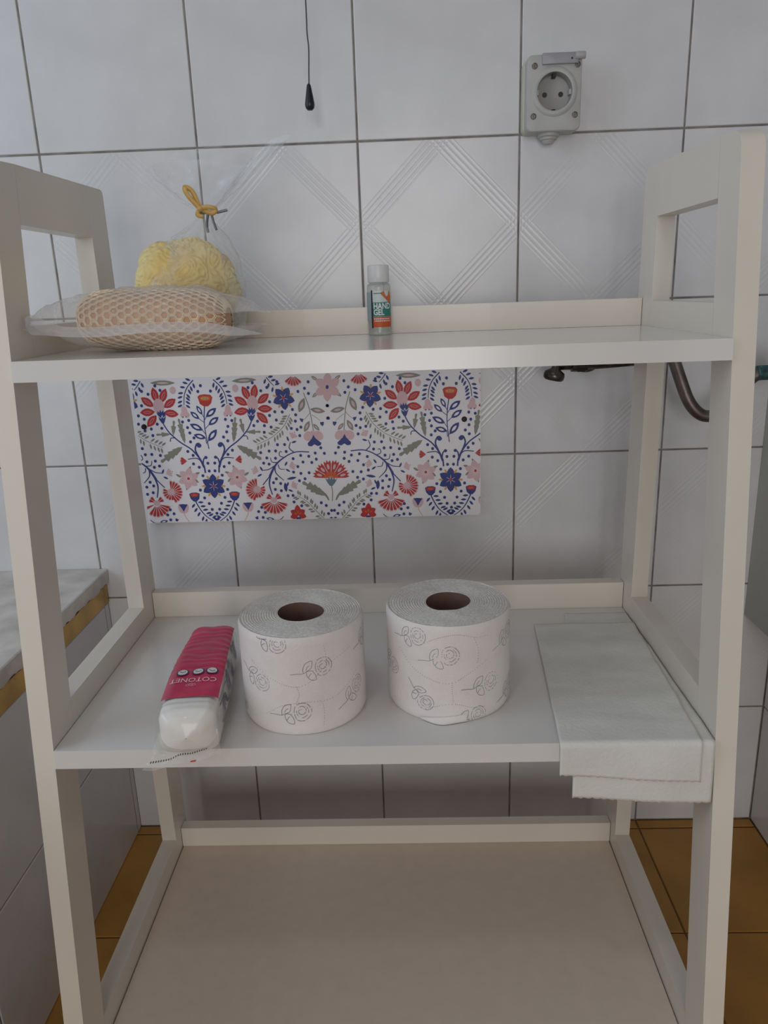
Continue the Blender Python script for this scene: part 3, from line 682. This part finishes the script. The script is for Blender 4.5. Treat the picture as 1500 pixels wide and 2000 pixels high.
rosR = [(-.20, .067, 12, .95), (.48, .036, 2, .95), (-.52, .027, -52, .85), (.98, .075, 22, .9), (-.70, .084, 8, .9), (.25, .004, 10, .9), (1.1, .018, 20, .9), (-1.25, .048, -20, .9), (1.8, .05, 0, .95), (2.5, .03, 10, .95), (-2, .07, -10, .95), (-2.6, .03, 0, .95), (3.1, .075, 8, .95)]
roll2, wrp = make_roll(.4868, -.3410, .0604, H, 0, rosR, arcsR, 'white toilet roll printed with line roses, loose end peeling at its foot, beside paper sheets', 4.1)
def flap(u, v):
    a = -.50+u*.72; h = .0005+v*.009*(.35+.65*u); return wrp(a, h, .0005+.0045*math.exp(-((u-.45)/.3)**2)*(1-v)**1.5)
auto(obj('loose_end', grid(24, 8, flap), M_TP, roll2), 80)

# ------------------------------------------------------------------ cotton pad packet
M_BAGW = mat('white_cotton_in_film', (236, 232, 226), 0.4, bump=0.5, bscale=60, coat=.3)
M_PINK = mat('magenta_label', (218, 34, 90), 0.35, var=0.10, vscale=50, coat=.3)
M_LET = mat('pale_pink_lettering', (250, 200, 214), 0.5)
M_NAVY = mat('navy_print', (58, 66, 112), 0.5); M_LAV = mat('lavender_print', (160, 158, 190), 0.5)
M_CLEAR = film('clear_film', (225, 222, 212), 0.30, 0.18, 0.7, 0.3, 40)
pk = empty('cotton_pad_packet', (.2425, -.355, Z2), 'clear packet of cotton pads with a magenta label, lying left of the toilet rolls', 'cotton pads')
pkax = Vector((.0100, -.1)).normalized(); pkn = Vector((-pkax.y, pkax.x)) # axis towards the camera, and its right-hand side (+x)
if pkn.x < 0: pkn = -pkn
def pkp(s, w, z): return Vector((pkax.x*s+pkn.x*w, pkax.y*s+pkn.y*w, z))
# cross-section: rounded square; s from -.09 (back) to +.108 (front)
def half_w(s): return .0255-.0035*min(1, max(0, (-s+.02)/.1))
def top_z(s): return .0445+.0015*math.cos(s*30) - .003*min(1, max(0, (-s)/.09))
def pack_pt(s, a, k=1.0, lift=0, sm=0):
    hw = half_w(s)+lift; zt = top_z(s)+lift; zc = zt*.5; hz = zt*.5
    c, d = math.cos(a), math.sin(a); e = .42+.55*sm
    w = hw*math.copysign(abs(c)**e, c)*k; z = zc+hz*math.copysign(abs(d)**e, d)*k
    if d < 0: w *= 1.06
    return pkp(s, w, max(z, .0006))
def pack(u, v):
    a = u*2*math.pi
    ss = -.092+v*.190; k = 1.0
    if v < .05: k = (v/.05)**.5*.999+.001
    if v > .90: q = (v-.90)/.10; k = (max(0, 1-q**2.4))**.5*.985+.015
    rip = .0012*fbm((u*14, v*14, 0), 1, 7)*(1 if v > .8 else .3)+.0006*fbm((u*9, v*26, 0), 1, 2)+.0005*math.sin(v*150)*(1 if .5 < u*2 % 2 else .7)
    p = pack_pt(ss, a, k, 0, 1-k if v > .5 else 0); p += Vector((0, 0, rip if k > .6 and math.sin(a) > 0 else 0)); 
    if v > .9: p.z = (p.z-.012)*1.0+.012
    return p
auto(obj('pad_stack', grid(72, 90, pack, wrap=True), M_BAGW, pk), 80)
# label wrapped over the top
def label(u, v):
    s = -.0885+v*.157; ww = (u-.5)*2; hw = half_w(s)+.0006; 
    w = ww*hw*.985; drop = .0036*abs(ww)**6; wav = .00035*math.sin(s*520+4*fbm((w*40, s*30, 0), 1, 4)+1.2*math.cos(w*60))*max(0, 1-max(0, (s-.015)/.02)) + .0008*fbm((w*60, s*40, 0), 1, 4)
    edge = .0022*math.sin((u)*math.pi) if v > .999 else 0
    return pkp(s-edge, w, top_z(s)+.0016-drop+wav)
lab = auto(obj('label', grid(40, 120, label), M_PINK, pk), 80)
def on_label(w, s, lift=.0004):
    v = (s+.0885)/.157; u = w/((half_w(s)+.0006)*.985)/2+.5; p = label(min(max(u, 0), 1), min(v, .998)); return p+Vector((0, 0, lift))
# lettering reads from the far side: turned round as seen from the front
tx = text_mesh('COTONET', .0112, M_LET, 'lettering', lab, .00008)
remap(tx, lambda c: on_label(-c.x*.80-.0005, .0400+c.y*.9, .0005))
b_ = bmesh.new()
for ax_, bx_, n_ in ((.0042, .0019, 30), (.0018, .0010, 20)):
    for i in range(n_):
        a0, a1 = 2*math.pi*i/n_, 2*math.pi*(i+1)/n_
        if ax_ > .002 and i in (7, 8, 9): continue
        b_.faces.new([b_.verts.new(on_label(-.0015+(ax_+e)*math.cos(a), .0490+(bx_+e*.8)*math.sin(a), .0006)) for a, e in ((a0, 0), (a1, 0), (a1, .00045), (a0, .00045))])
obj('emblem', b_, M_LET, lab)
for i, w_ in enumerate((.0150, .0020, -.0125)):
    def disc(r, lf):
        b = bmesh.new(); b.faces.new([b.verts.new(on_label(w_+r*math.cos(t)*.98, .0255+r*math.sin(t)*.95+.0004*i, lf)) for t in [k*math.pi/10 for k in range(20)]]); return b
    o_ = obj('round_mark', disc(.0060, .0007), M_NAVY, lab); obj('round_mark_centre', disc(.0049, .0010), M_BAGW, o_) if False else None
    b = disc(.0047, .0010); b_me = obj('round_mark_inner', b, M_BAGW, lab)
    b = bmesh.new(); 
    for (x0, y0), (x1, y1) in (((-.003, -.001), (0, .0015)), ((0, .0015), (.003, -.0005))):
        d = Vector((x1-x0, y1-y0)).normalized()*.0003; n = Vector((-d.y, d.x))
        b.faces.new([b.verts.new(on_label(w_+q[0], .0258+q[1], .0013)) for q in ((x0-n.x, y0-n.y), (x1-n.x, y1-n.y), (x1+n.x, y1+n.y), (x0+n.x, y0+n.y))])
    obj('round_mark_glyph', b, M_NAVY, lab)
# small print block: fine rows of pale text on the far part of the label
b_ = bmesh.new()
for r_ in range(13):
    s_ = .0145-r_*.0062; w_ = -.0165
    while w_ < .016:
        l_ = random.uniform(.0008, .0028)
        if random.random() < .85 and w_+l_ < .0175: b_.faces.new([b_.verts.new(on_label(w_+a, s_+b, .0005)) for a, b in ((0, 0), (l_, 0), (l_, .00055), (0, .00055))])
        w_ += l_+.0007
obj('small_print', b_, mat('fine_pink_print', (224, 92, 130), .5), lab)
# printed right flank: flowers and stripes on the film
def flank(s, h, lift=.0007):   # h 0..1 up the right side
    a = math.radians(-50+h*95); p = pack_pt(s, a, 1.0, lift); return p
b_ = bmesh.new(); mi = []
def fq(s0, s1, h0, h1, k):
    f = b_.faces.new([b_.verts.new(flank(a, b)) for a, b in ((s0, h0), (s1, h0), (s1, h1), (s0, h1))]); f.material_index = k
for i in range(7):
    h = .12+i*.095
    n = 16
    for j in range(n):
        s0 = .018+.052*j/n-i*.0012; s1 = .018+.052*(j+1)/n-i*.0012; off = .03*math.sin(j*.5+i)
        fq(s0, s1, h+off, h+off+.028, 0)
for k in range(5):
    cs, ch = -.066+k*.018, .58+.14*math.sin(k*2.3)
    for a in range(5):
        aa = a*72+k*20; c2, s2 = cs+.0038*math.cos(math.radians(aa)), ch+.085*math.sin(math.radians(aa))
        f = b_.faces.new([b_.verts.new(flank(c2+.0027*math.cos(t), s2+.06*math.sin(t), .0009)) for t in [q*math.pi/4 for q in range(8)]]); f.material_index = 1 if a % 2 else 0
    f = b_.faces.new([b_.verts.new(flank(cs+.0016*math.cos(t), ch+.035*math.sin(t), .0011)) for t in [q*math.pi/3 for q in range(6)]]); f.material_index = 2
obj('flank_print', b_, [M_NAVY, M_LAV, mat('leaf_print', (120, 150, 110), .6)], pk)
# film skirt and flattened seal hanging at the front
def seal(u, v):
    w = (u-.5)*2; wd = .0255+.0075*v
    s = .086+.0185*v+.006*(-w)*v; z = .0185*(1-v)**1.4+.0035-.0035*v*(.6-.4*w)
    z += .0012*math.sin(w*7+v*3)*v+.0015*fbm((w*3, v*4, 0), 1, 8)
    return pkp(s, w*wd-.004*v, z)
sl = auto(obj('film_seal', grid(36, 16, seal), M_CLEAR, pk), 80)
def seal_n(u, v, l=.0004): return seal(u, v)+Vector((0, -l, l))
b_ = bmesh.new()
for i in range(24):
    u = .05+.78*i/24; v0 = .52+.22*(1-u); 
    b_.faces.new([b_.verts.new(seal_n(*q, .0006)) for q in ((u, v0), (u+.016, v0), (u+.016, v0+.05), (u, v0+.05))])
obj('perforation', b_, mat('dark_dashes', (84, 78, 74), .8), sl)
b_ = bmesh.new(); b_.faces.new([b_.verts.new(seal_n(*q, .0007)) for q in ((.60, .90), (.67, .90), (.67, .96), (.60, .96))]); obj('red_mark', b_, mat('red_print', (190, 70, 50), .6), sl)
# loose film round the sides
def skirt(u, v):
    a = math.radians(-60+u*300); s = -.088+v*.178; p = pack_pt(s, a, 1.0, .0018+.0012*fbm((u*8, v*9, 3), 1, 6)); p.z = max(p.z, .0004)
    return p
M_WRAP = film('wrap_film', (225, 222, 215), .05, .05, .35, .6, 70)
for a0, a1 in ((-60, 38), (142, 240)):
    auto(obj('film', grid(24, 50, lambda u, v: skirt((math.radians(a0+u*(a1-a0))+math.radians(60))/math.radians(300), v)), M_WRAP, pk), 60)

# ------------------------------------------------------------------ paper sheets over the shelf edge
M_SHEET = mat('thin_tissue_sheet', (230, 228, 222), 0.92, bump=0.5, bscale=300, var=0.03, vscale=30)
YE = yf(Z2)
def y0_(t, yb): return yb-t
def drape(xa0, xa1, xb0, xb1, yb, zh0, zh1, lift, sd, ripple=.0022):
    """sheet from its back edge yb on the shelf to the shelf's front edge and down; x shifts from (xa0,xa1) at the back to (xb0,xb1) at the front"""
    def fn(u, v):
        L1 = abs(YE-yb); zh = zh0+(zh1-zh0)*u; L2 = Z2-zh; t = v*(L1+L2)
        k = min(1, t/L1); x = (xa0+(xb0-xa0)*k)*(1-u)+(xa1+(xb1-xa1)*k)*u
        rip = lift+.0005+ripple*max(0, fbm((x*9, y0_(t, yb)*26, 0), 1, sd)+.25)*max(0, min(1, (L1-.006-t)/.03))*min(1, t/.01+.3)+.0007*fbm((x*30, t*60, 0), 1, sd+2)*max(0, min(1, (L1-.006-t)/.02))
        rb = .0032+lift; arcl = rb*math.pi/2; t0 = L1-.0005
        if t <= t0: y = yb-t; z = Z2+rip
        elif t <= t0+arcl:
            a = (t-t0)/rb; y = yb-t0-rb*math.sin(a); z = Z2+lift+.0005-rb+rb*math.cos(a)
        else:
            q = t-t0-arcl; y = yb-t0-rb-.0030*math.sin(min(1, q/.05)*math.pi*.5)-.0010*math.sin(x*55+sd)*min(1, q/.02); z = Z2+lift+.0005-rb-q
        if v > .999: z += .0007*math.sin(x*900)+.0006*fbm((x*200, 0, 0), 1, sd)
        return Vector((x, y, z))
    return grid(48, 120, fn)
sh1 = auto(obj('paper_sheet', drape(.5975, .7150, .5790, .7035, -.1935, .3985, .3900, .0014, 3.0), M_SHEET), 80)
tag(sh1, 'upper thin white paper sheet lying on the middle shelf and hanging over its front edge', 'paper sheet', 'paper sheets hanging over the middle shelf')
sh2 = auto(obj('paper_sheet', drape(.6400, .7145, .5910, .7145, -.1620, .3765, .3690, .0003, 9.0, .0016), M_SHEET), 80)
tag(sh2, 'lower thin white paper sheet, its longer front end showing beneath the upper sheet', 'paper sheet', 'paper sheets hanging over the middle shelf')
for o in (sh1, sh2):
    md = o.modifiers.new('thickness', 'SOLIDIFY'); md.thickness = .0003; md.offset = 0

# ------------------------------------------------------------------ hand gel bottle
M_GELP = mat('clear_gel_plastic', (236, 240, 238), 0.12, coat=.5); 
b = M_GELP.node_tree.nodes['Principled BSDF']; b.inputs['Transmission Weight'].default_value = .85; b.inputs['IOR'].default_value = 1.2
M_CAP = mat('frosted_cap', (238, 240, 238), 0.35)
M_CAP.node_tree.nodes['Principled BSDF'].inputs['Transmission Weight'].default_value = .25
gl = empty('hand_gel_bottle', (.4249, -.1680, Z1+.0002), 'small clear bottle of hand gel with teal and orange label on the top shelf', 'bottle')
auto(obj('bottle', lathe([(0, 0), (.0118, 0), (.0130, .0012), (.0131, .003), (.0129, .050), (.0124, .0528), (.0105, .0545), (.0098, .0555), (0, .0555)], 48), M_GELP, gl), 50)
auto(obj('cap', lathe([(.0, .0552), (.0112, .0552), (.0117, .056), (.0116, .0715), (.0112, .0726), (.0100, .0730), (0, .0730)], 48), M_CAP, gl), 50)
RG = .01325
def gp(a, h, l=0): return Vector(((RG+l)*math.sin(a), -(RG+l)*math.cos(a), h))
def gpatch(a0, a1, h0, h1, l, n=16): return grid(n, 1, lambda u, v: gp(a0+(a1-a0)*u, h0+(h1-h0)*v, l))
lb = auto(obj('label', gpatch(-.55, 1.15, .0085, .0465, 0), mat('label_pale', (206, 216, 214), .45), gl))
GT = mat('label_teal', (58, 132, 122), .45); GO = mat('label_orange', (214, 92, 40), .45); GW = mat('label_white', (232, 236, 234), .5)
auto(obj('teal_field', gpatch(-.55, 1.15, .0195, .0345, .0001), GT, lb)); auto(obj('orange_field', gpatch(-.55, 1.15, .0085, .0192, .0001), GO, lb))
b_ = bmesh.new(); C_ = [(.12, .0440), (.4, .0462), (1.0, .0465), (1.12, .040), (1.08, .0345), (.8, .0347), (.62, .0375), (.35, .0405)]
b_.faces.new([b_.verts.new(gp(a, h, .00022)) for a, h in C_]); bmesh.ops.triangulate(b_, faces=b_.faces); obj('fruit_print', b_, mat('peach_print', (214, 130, 78), .5, rgb2=(206, 96, 56), vscale=400), lb)
auto(obj('edge_stripe', gpatch(-.66, -.52, .0075, .0470, .0002, 4), mat('dark_stripe', (38, 38, 66), .4), gl))
auto(obj('rear_label', gpatch(-1.55, -.72, .0150, .0450, .0, 8), mat('rear_label_grey', (150, 168, 172), .5), gl))
for tx_, sz, hh, sxx, bold in (('HAND', .0084, .0303, .80, .00022), ('GEL', .0084, .0238, .80, .00022)):
    o_ = text_mesh(tx_, sz, GW, 'lettering', lb, bold, 'LEFT'); remap(o_, lambda c: gp(-.46+c.x*sxx/RG, hh+c.y, .0003))
for k, (h_, s_) in enumerate(((.0172, -.44), (.0150, -.40))):
    b_ = bmesh.new(); a = s_
    while a < .95:
        l_ = random.uniform(.05, .16); b_.faces.new([b_.verts.new(gp(q, r, .0003)) for q, r in ((a, h_-.0006), (a+l_, h_-.0006), (a+l_, h_+.0006), (a, h_+.0006))]); a += l_+.04
    obj('small_print', b_, GW, lb)
b_ = bmesh.new(); a = -.42
while a < .25:
    l_ = random.uniform(.04, .09); b_.faces.new([b_.verts.new(gp(q, r, .0003)) for q, r in ((a, .0432), (a+l_, .0432), (a+l_, .0442), (a, .0442))]); a += l_+.025
obj('brand_print', b_, mat('brand_ink', (80, 100, 104), .5), lb)

# ------------------------------------------------------------------ bath sponge in its clear pouch
pch = empty('sponge_pouch', (.205, -.295, Z1), 'peach net bath pad in a clear pouch with white seam, on the top shelf', 'bath sponge')
M_PEACH = mat('peach_sponge', (222, 176, 138), .9, var=.1, vscale=60, bump=.6, bscale=200)
M_NET = mat('cream_net', (246, 228, 202), .8)
PCX, PA, PB_, PH = .0135, .0700, .0370, .0265
def pad(u, v, lift=0):
    a = u*2*math.pi; b = (v-.5)*math.pi
    sg = lambda x, e: math.copysign(abs(x)**e, x)
    tt = 2*v-1; x = (PA+lift)*tt; r = (1-abs(tt)**5)**.42 if abs(tt) < 1 else 0
    y = (PB_+lift)*r*sg(math.cos(a), .8); z = (PH+lift)*r*sg(math.sin(a), .8)
    z += .004*(x/PA)*-1*.5
    return Vector((x+PCX, y, z+PH+.0012))
auto(obj('pad', grid(48, 40, pad, wrap=True), M_PEACH, pch), 80)
# honeycomb net over the pad
b_ = bmesh.new(); NU, NV = 26, 21
for i in range(NU):
    for j in range(0, NV):
        cu = (i+(.5 if j % 2 else 0))/NU; cv = .04+.92*j/(NV-1); du = .5/NU; dv = .92/(NV-1)*.66
        ring_o = []; ring_i = []
        for k in range(6):
            t = math.radians(60*k+30)
            ring_o.append(pad(cu+du*1.15*math.cos(t), cv+dv*math.sin(t), .0004)); ring_i.append(pad(cu+du*.76*math.cos(t), cv+dv*.72*math.sin(t), .0005))
        mid = [(p+q)/2 for p, q in zip(ring_o, ring_i)]; c0 = pad(cu, cv)
        ctr = Vector((PCX, 0, PH)); 
        O = [b_.verts.new(p) for p in ring_o]; I = [b_.verts.new(p) for p in ring_i]
        Mv = []
        for p in mid:
            n = Vector(((p.x-ctr.x)*.25, p.y-ctr.y, (p.z-ctr.z)*1.4)).normalized(); Mv.append(b_.verts.new(p+n*.0013))
        for k in range(6):
            l = (k+1) % 6; b_.faces.new((O[k], O[l], Mv[l], Mv[k])); b_.faces.new((Mv[k], Mv[l], I[l], I[k]))
nt_ = auto(obj('net', b_, M_NET, pch), 60); nt_['kind'] = 'stuff'
# pouch: two film leaves meeting in a flat seam
def curl(p):
    """the left wing of the pouch is turned forward by the side frame of the rack"""
    if p.x < -.06:
        e = -.06-p.x; t = 1-math.exp(-e/.018)
        return Vector((max(-.0780, -.06-.0175*t), p.y-1.2*max(0, e-.016*t), p.z))
    return p
def seamz(x): return .0205+.003*max(0, (-x-.06)/.05)+.0004*math.sin(x*40)
def pouch(sgn):
    def fn(u, v):
        a = u*2*math.pi; k = v
        c, s = math.cos(a), math.sin(a)
        X = .126*math.copysign(abs(c)**.9, c)-.005; Y = .0455*math.copysign(abs(s)**.75, s)
        X = PCX*(1-k)+(X)*k; Y = Y*k
        # bulge over the pad
        if sgn > 0:
            dx, dy = (X-PCX)/(.118 if X > PCX else .138), Y/.0458
            d = min(1, (abs(dx)**2.2+abs(dy)**3.2)**(1/2.6)); g = (1-d**2.6)**.75
        else:
            dx, dy = (X-PCX)/.100, Y/.0445
            d = min(1, (abs(dx)**2.6+abs(dy)**2.6)**(1/2.6)); g = (1-d**2.4)**.7
        z = seamz(X)+(g*(.0575-.0205) if sgn > 0 else -g*(.0205-.0004))
        cr = .0028*fbm((X*45, Y*60, sgn*3), 1, 5)+.0016*fbm((X*120, Y*130, 1), 1, 2)
        z += cr*(min(1, k*3))*(1 if sgn > 0 else .2)*(1 if k < .97 else .3)
        return curl(Vector((X, Y, max(z, .0003))))
    return fn
M_POUCH = film('pouch_film', (236, 230, 226), .14, .20, .60, 1.0, 70)
auto(obj('pouch_film', grid(120, 40, pouch(1), wrap=True), M_POUCH, pch), 50)
auto(obj('pouch_film', grid(120, 40, pouch(-1), wrap=True), film('pouch_film_under', (232, 226, 220), .10, .42, .6, .4, 45), pch), 50)
# white seam band along the front
def band(u, v):
    x = -.128+u*.243; a = (x+.005)/.126; y = -.0455*(max(0, 1-abs(a)**2.4))**.55
    tp = min(1, (1-abs(2*u-1))/.22)**.8; v = .5+(v-.5)*tp; y2 = y-.0025-.007*v*max(.25, (1-abs(a)**6)); z = seamz(x)+.0045-.0085*v+.0008*math.sin(x*60)
    if x > .07: z -= (x-.07)*.20
    if x < -.06: z += .2*(-.06-x)*(1-v)
    return curl(Vector((x, y2+.0055, z)))
auto(obj('seam_band', grid(90, 4, band), film('white_seam', (248, 246, 250), .3, .94, .97, .3, 60), pch), 80)

# ------------------------------------------------------------------ yellow bath puff in cellophane
pf = empty('bath_puff_bag', (.2285, -.2025, Z1), 'yellow net bath puff in clear cellophane tied with gold ribbon, behind the pouch', 'bath puff')
M_PUFF = mat('yellow_tulle', (242, 226, 170), .85, rgb2=(240, 212, 138), vscale=18, sss=.25, bump=.5, bscale=130)
M_PUFF2 = mat('pale_yellow_tulle', (244, 228, 176), .85, sss=.2)
C0 = Vector((0, 0, .0580))
rngp = random.Random(12); LOBES = []
for k in range(34):
    zz = 1-2*(k+.5)/34; aa = k*2.39996; q = math.sqrt(1-zz*zz)
    LOBES.append((Vector((q*math.cos(aa), q*math.sin(aa), zz))*rngp.uniform(.024, .031), rngp.uniform(.0165, .0215)))
def puff(u, v):
    a = u*2*math.pi; b = (v-.5)*math.pi; d = Vector((math.cos(b)*math.cos(a), math.cos(b)*math.sin(a), math.sin(b)))
    q = (d+Vector((fbm(d, 3, 5), fbm(d, 3, 9), fbm(d, 3, 3)))*.22).normalized(); rs = [.036]
    for c, R_ in LOBES:
        cd = c.dot(q); D = R_*R_-c.length_squared+cd*cd
        if D > 0: rs.append(cd+math.sqrt(D))
    m = max(rs); r = m+.0016*math.log(sum(math.exp((x-m)/.0016) for x in rs))
    r += .0011*math.sin(18*fbm(d, 4, 7)+9*d.x)+.0006*fbm(d, 30, 2)
    return C0+Vector((d.x*r*1.20-.003, d.y*r*.88, d.z*r*1.04))
auto(obj('puff', grid(220, 130, puff, wrap=True), M_PUFF, pf), 80)
# cellophane round the puff, drawn in at the tie and fanning out above
TIE = Vector((.0235, .0, .1290))
def cello(u, v):
    a = u*2*math.pi; prof = [(.0, .0005), (.040, .0008), (.052, .012), (.0560, .035), (.0545, .060), (.046, .085), (.030, .105), (.0085, .122), (.0045, .129)]
    t = v*(len(prof)-1); i = min(int(t), len(prof)-2); q = t-i; r = prof[i][0]+(prof[i+1][0]-prof[i][0])*q; z = prof[i][1]+(prof[i+1][1]-prof[i][1])*q
    k = z/.129; cx = TIE.x*max(0, (k-.35)/.65)**1.3
    w = 1+.10*fbm((math.cos(a)*2, math.sin(a)*2, z*30), 1, 3)+.10*math.sin(a*9+z*40)*max(0, k-.4)+.045*fbm((math.cos(a)*6, math.sin(a)*6, z*90), 1, 8)
    x = cx+r*w*math.cos(a); y = r*w*math.sin(a)*.82
    return Vector((x, max(y, -.055), z))
M_CELLO = film('cellophane', (236, 240, 246), .06, .08, .70, 1.0, 90)
auto(obj('cellophane_bag', grid(110, 60, cello, wrap=True), M_CELLO, pf), 35)
def fanf(u, v):
    a = u*2*math.pi; k = v
    dirx = .014*k; X = (.004+.066*k**.85); x = TIE.x+dirx+X*math.cos(a)*(1+.12*math.sin(a*5+k*2)); y = (.003+.018*k)*math.sin(a)*(1+.35*math.sin(a*7+k*5))
    z = TIE.z+.0005+k*(.052+.010*math.cos(a*1.0)+.007*math.sin(a*3+1)+.004*fbm((math.cos(a)*4, math.sin(a)*4, 0), 1, 2))
    return Vector((x, y, z))+Vector((.002, .002, 0))*fbm((math.cos(a)*5, math.sin(a)*5, k*7), 1, 6)
auto(obj('cellophane_fan', grid(140, 30, fanf, wrap=True), M_CELLO, pf), 30)
# ribbon bow and grey twist tie
M_GOLD = mat('gold_ribbon', (214, 174, 100), .4, sss=.1); M_TWIST = mat('grey_twist', (120, 120, 128), .35, metal=.5)
bm = bmesh.new()
def rib(pts, w, bm):
    P = catmull(pts, 5); A = []; B = []
    for i, p in enumerate(P):
        d = (P[min(i+1, len(P)-1)]-P[max(i-1, 0)]).normalized(); n = d.cross(Vector((0, 1, 0.25))).normalized()*w/2
        A.append(bm.verts.new(p+n)); B.append(bm.verts.new(p-n))
    for i in range(len(P)-1): bm.faces.new((A[i], A[i+1], B[i+1], B[i]))
K = TIE+Vector((-.003, -.009, .003))
rib([K, K+Vector((-.010, -.003, .012)), K+Vector((-.013, -.002, .020)), K+Vector((-.006, -.001, .016)), K], .0048, bm)
rib([K, K+Vector((.008, -.003, .001)), K+Vector((.016, -.002, -.001)), K+Vector((.012, -.001, -.005)), K], .0045, bm)
rib([K, K+Vector((-.003, -.003, -.006)), K+Vector((.003, -.003, -.008))], .004, bm)
rb = auto(obj('ribbon', bm, M_GOLD, pf), 80); md = rb.modifiers.new('thickness', 'SOLIDIFY'); md.thickness = .0003
auto(obj('ribbon_knot', lathe([(0, -.003), (.0028, -.002), (.0034, 0), (.0028, .002), (0, .003)], 14, 'Z', None, tuple(K)), M_GOLD, pf), 80)
bm = tube(catmull([TIE+Vector((-.004, -.007, -.001)), TIE+Vector((.006, -.008, -.001)), TIE+Vector((.014, -.008, -.001)), TIE+Vector((.024, -.007, .001))], 5), .0013, 8)
tube(catmull([TIE+Vector((.004, -.008, -.003)), TIE+Vector((.003, -.012, -.012)), TIE+Vector((.004, -.014, -.020))], 5), .0014, 8, bm); tube(catmull([TIE+Vector((.008, -.008, -.003)), TIE+Vector((.010, -.012, -.010)), TIE+Vector((.013, -.015, -.018))], 5), .0012, 8, bm)
auto(obj('twist_tie', bm, M_TWIST, pf), 60)
print('scene built', len(bpy.data.objects))
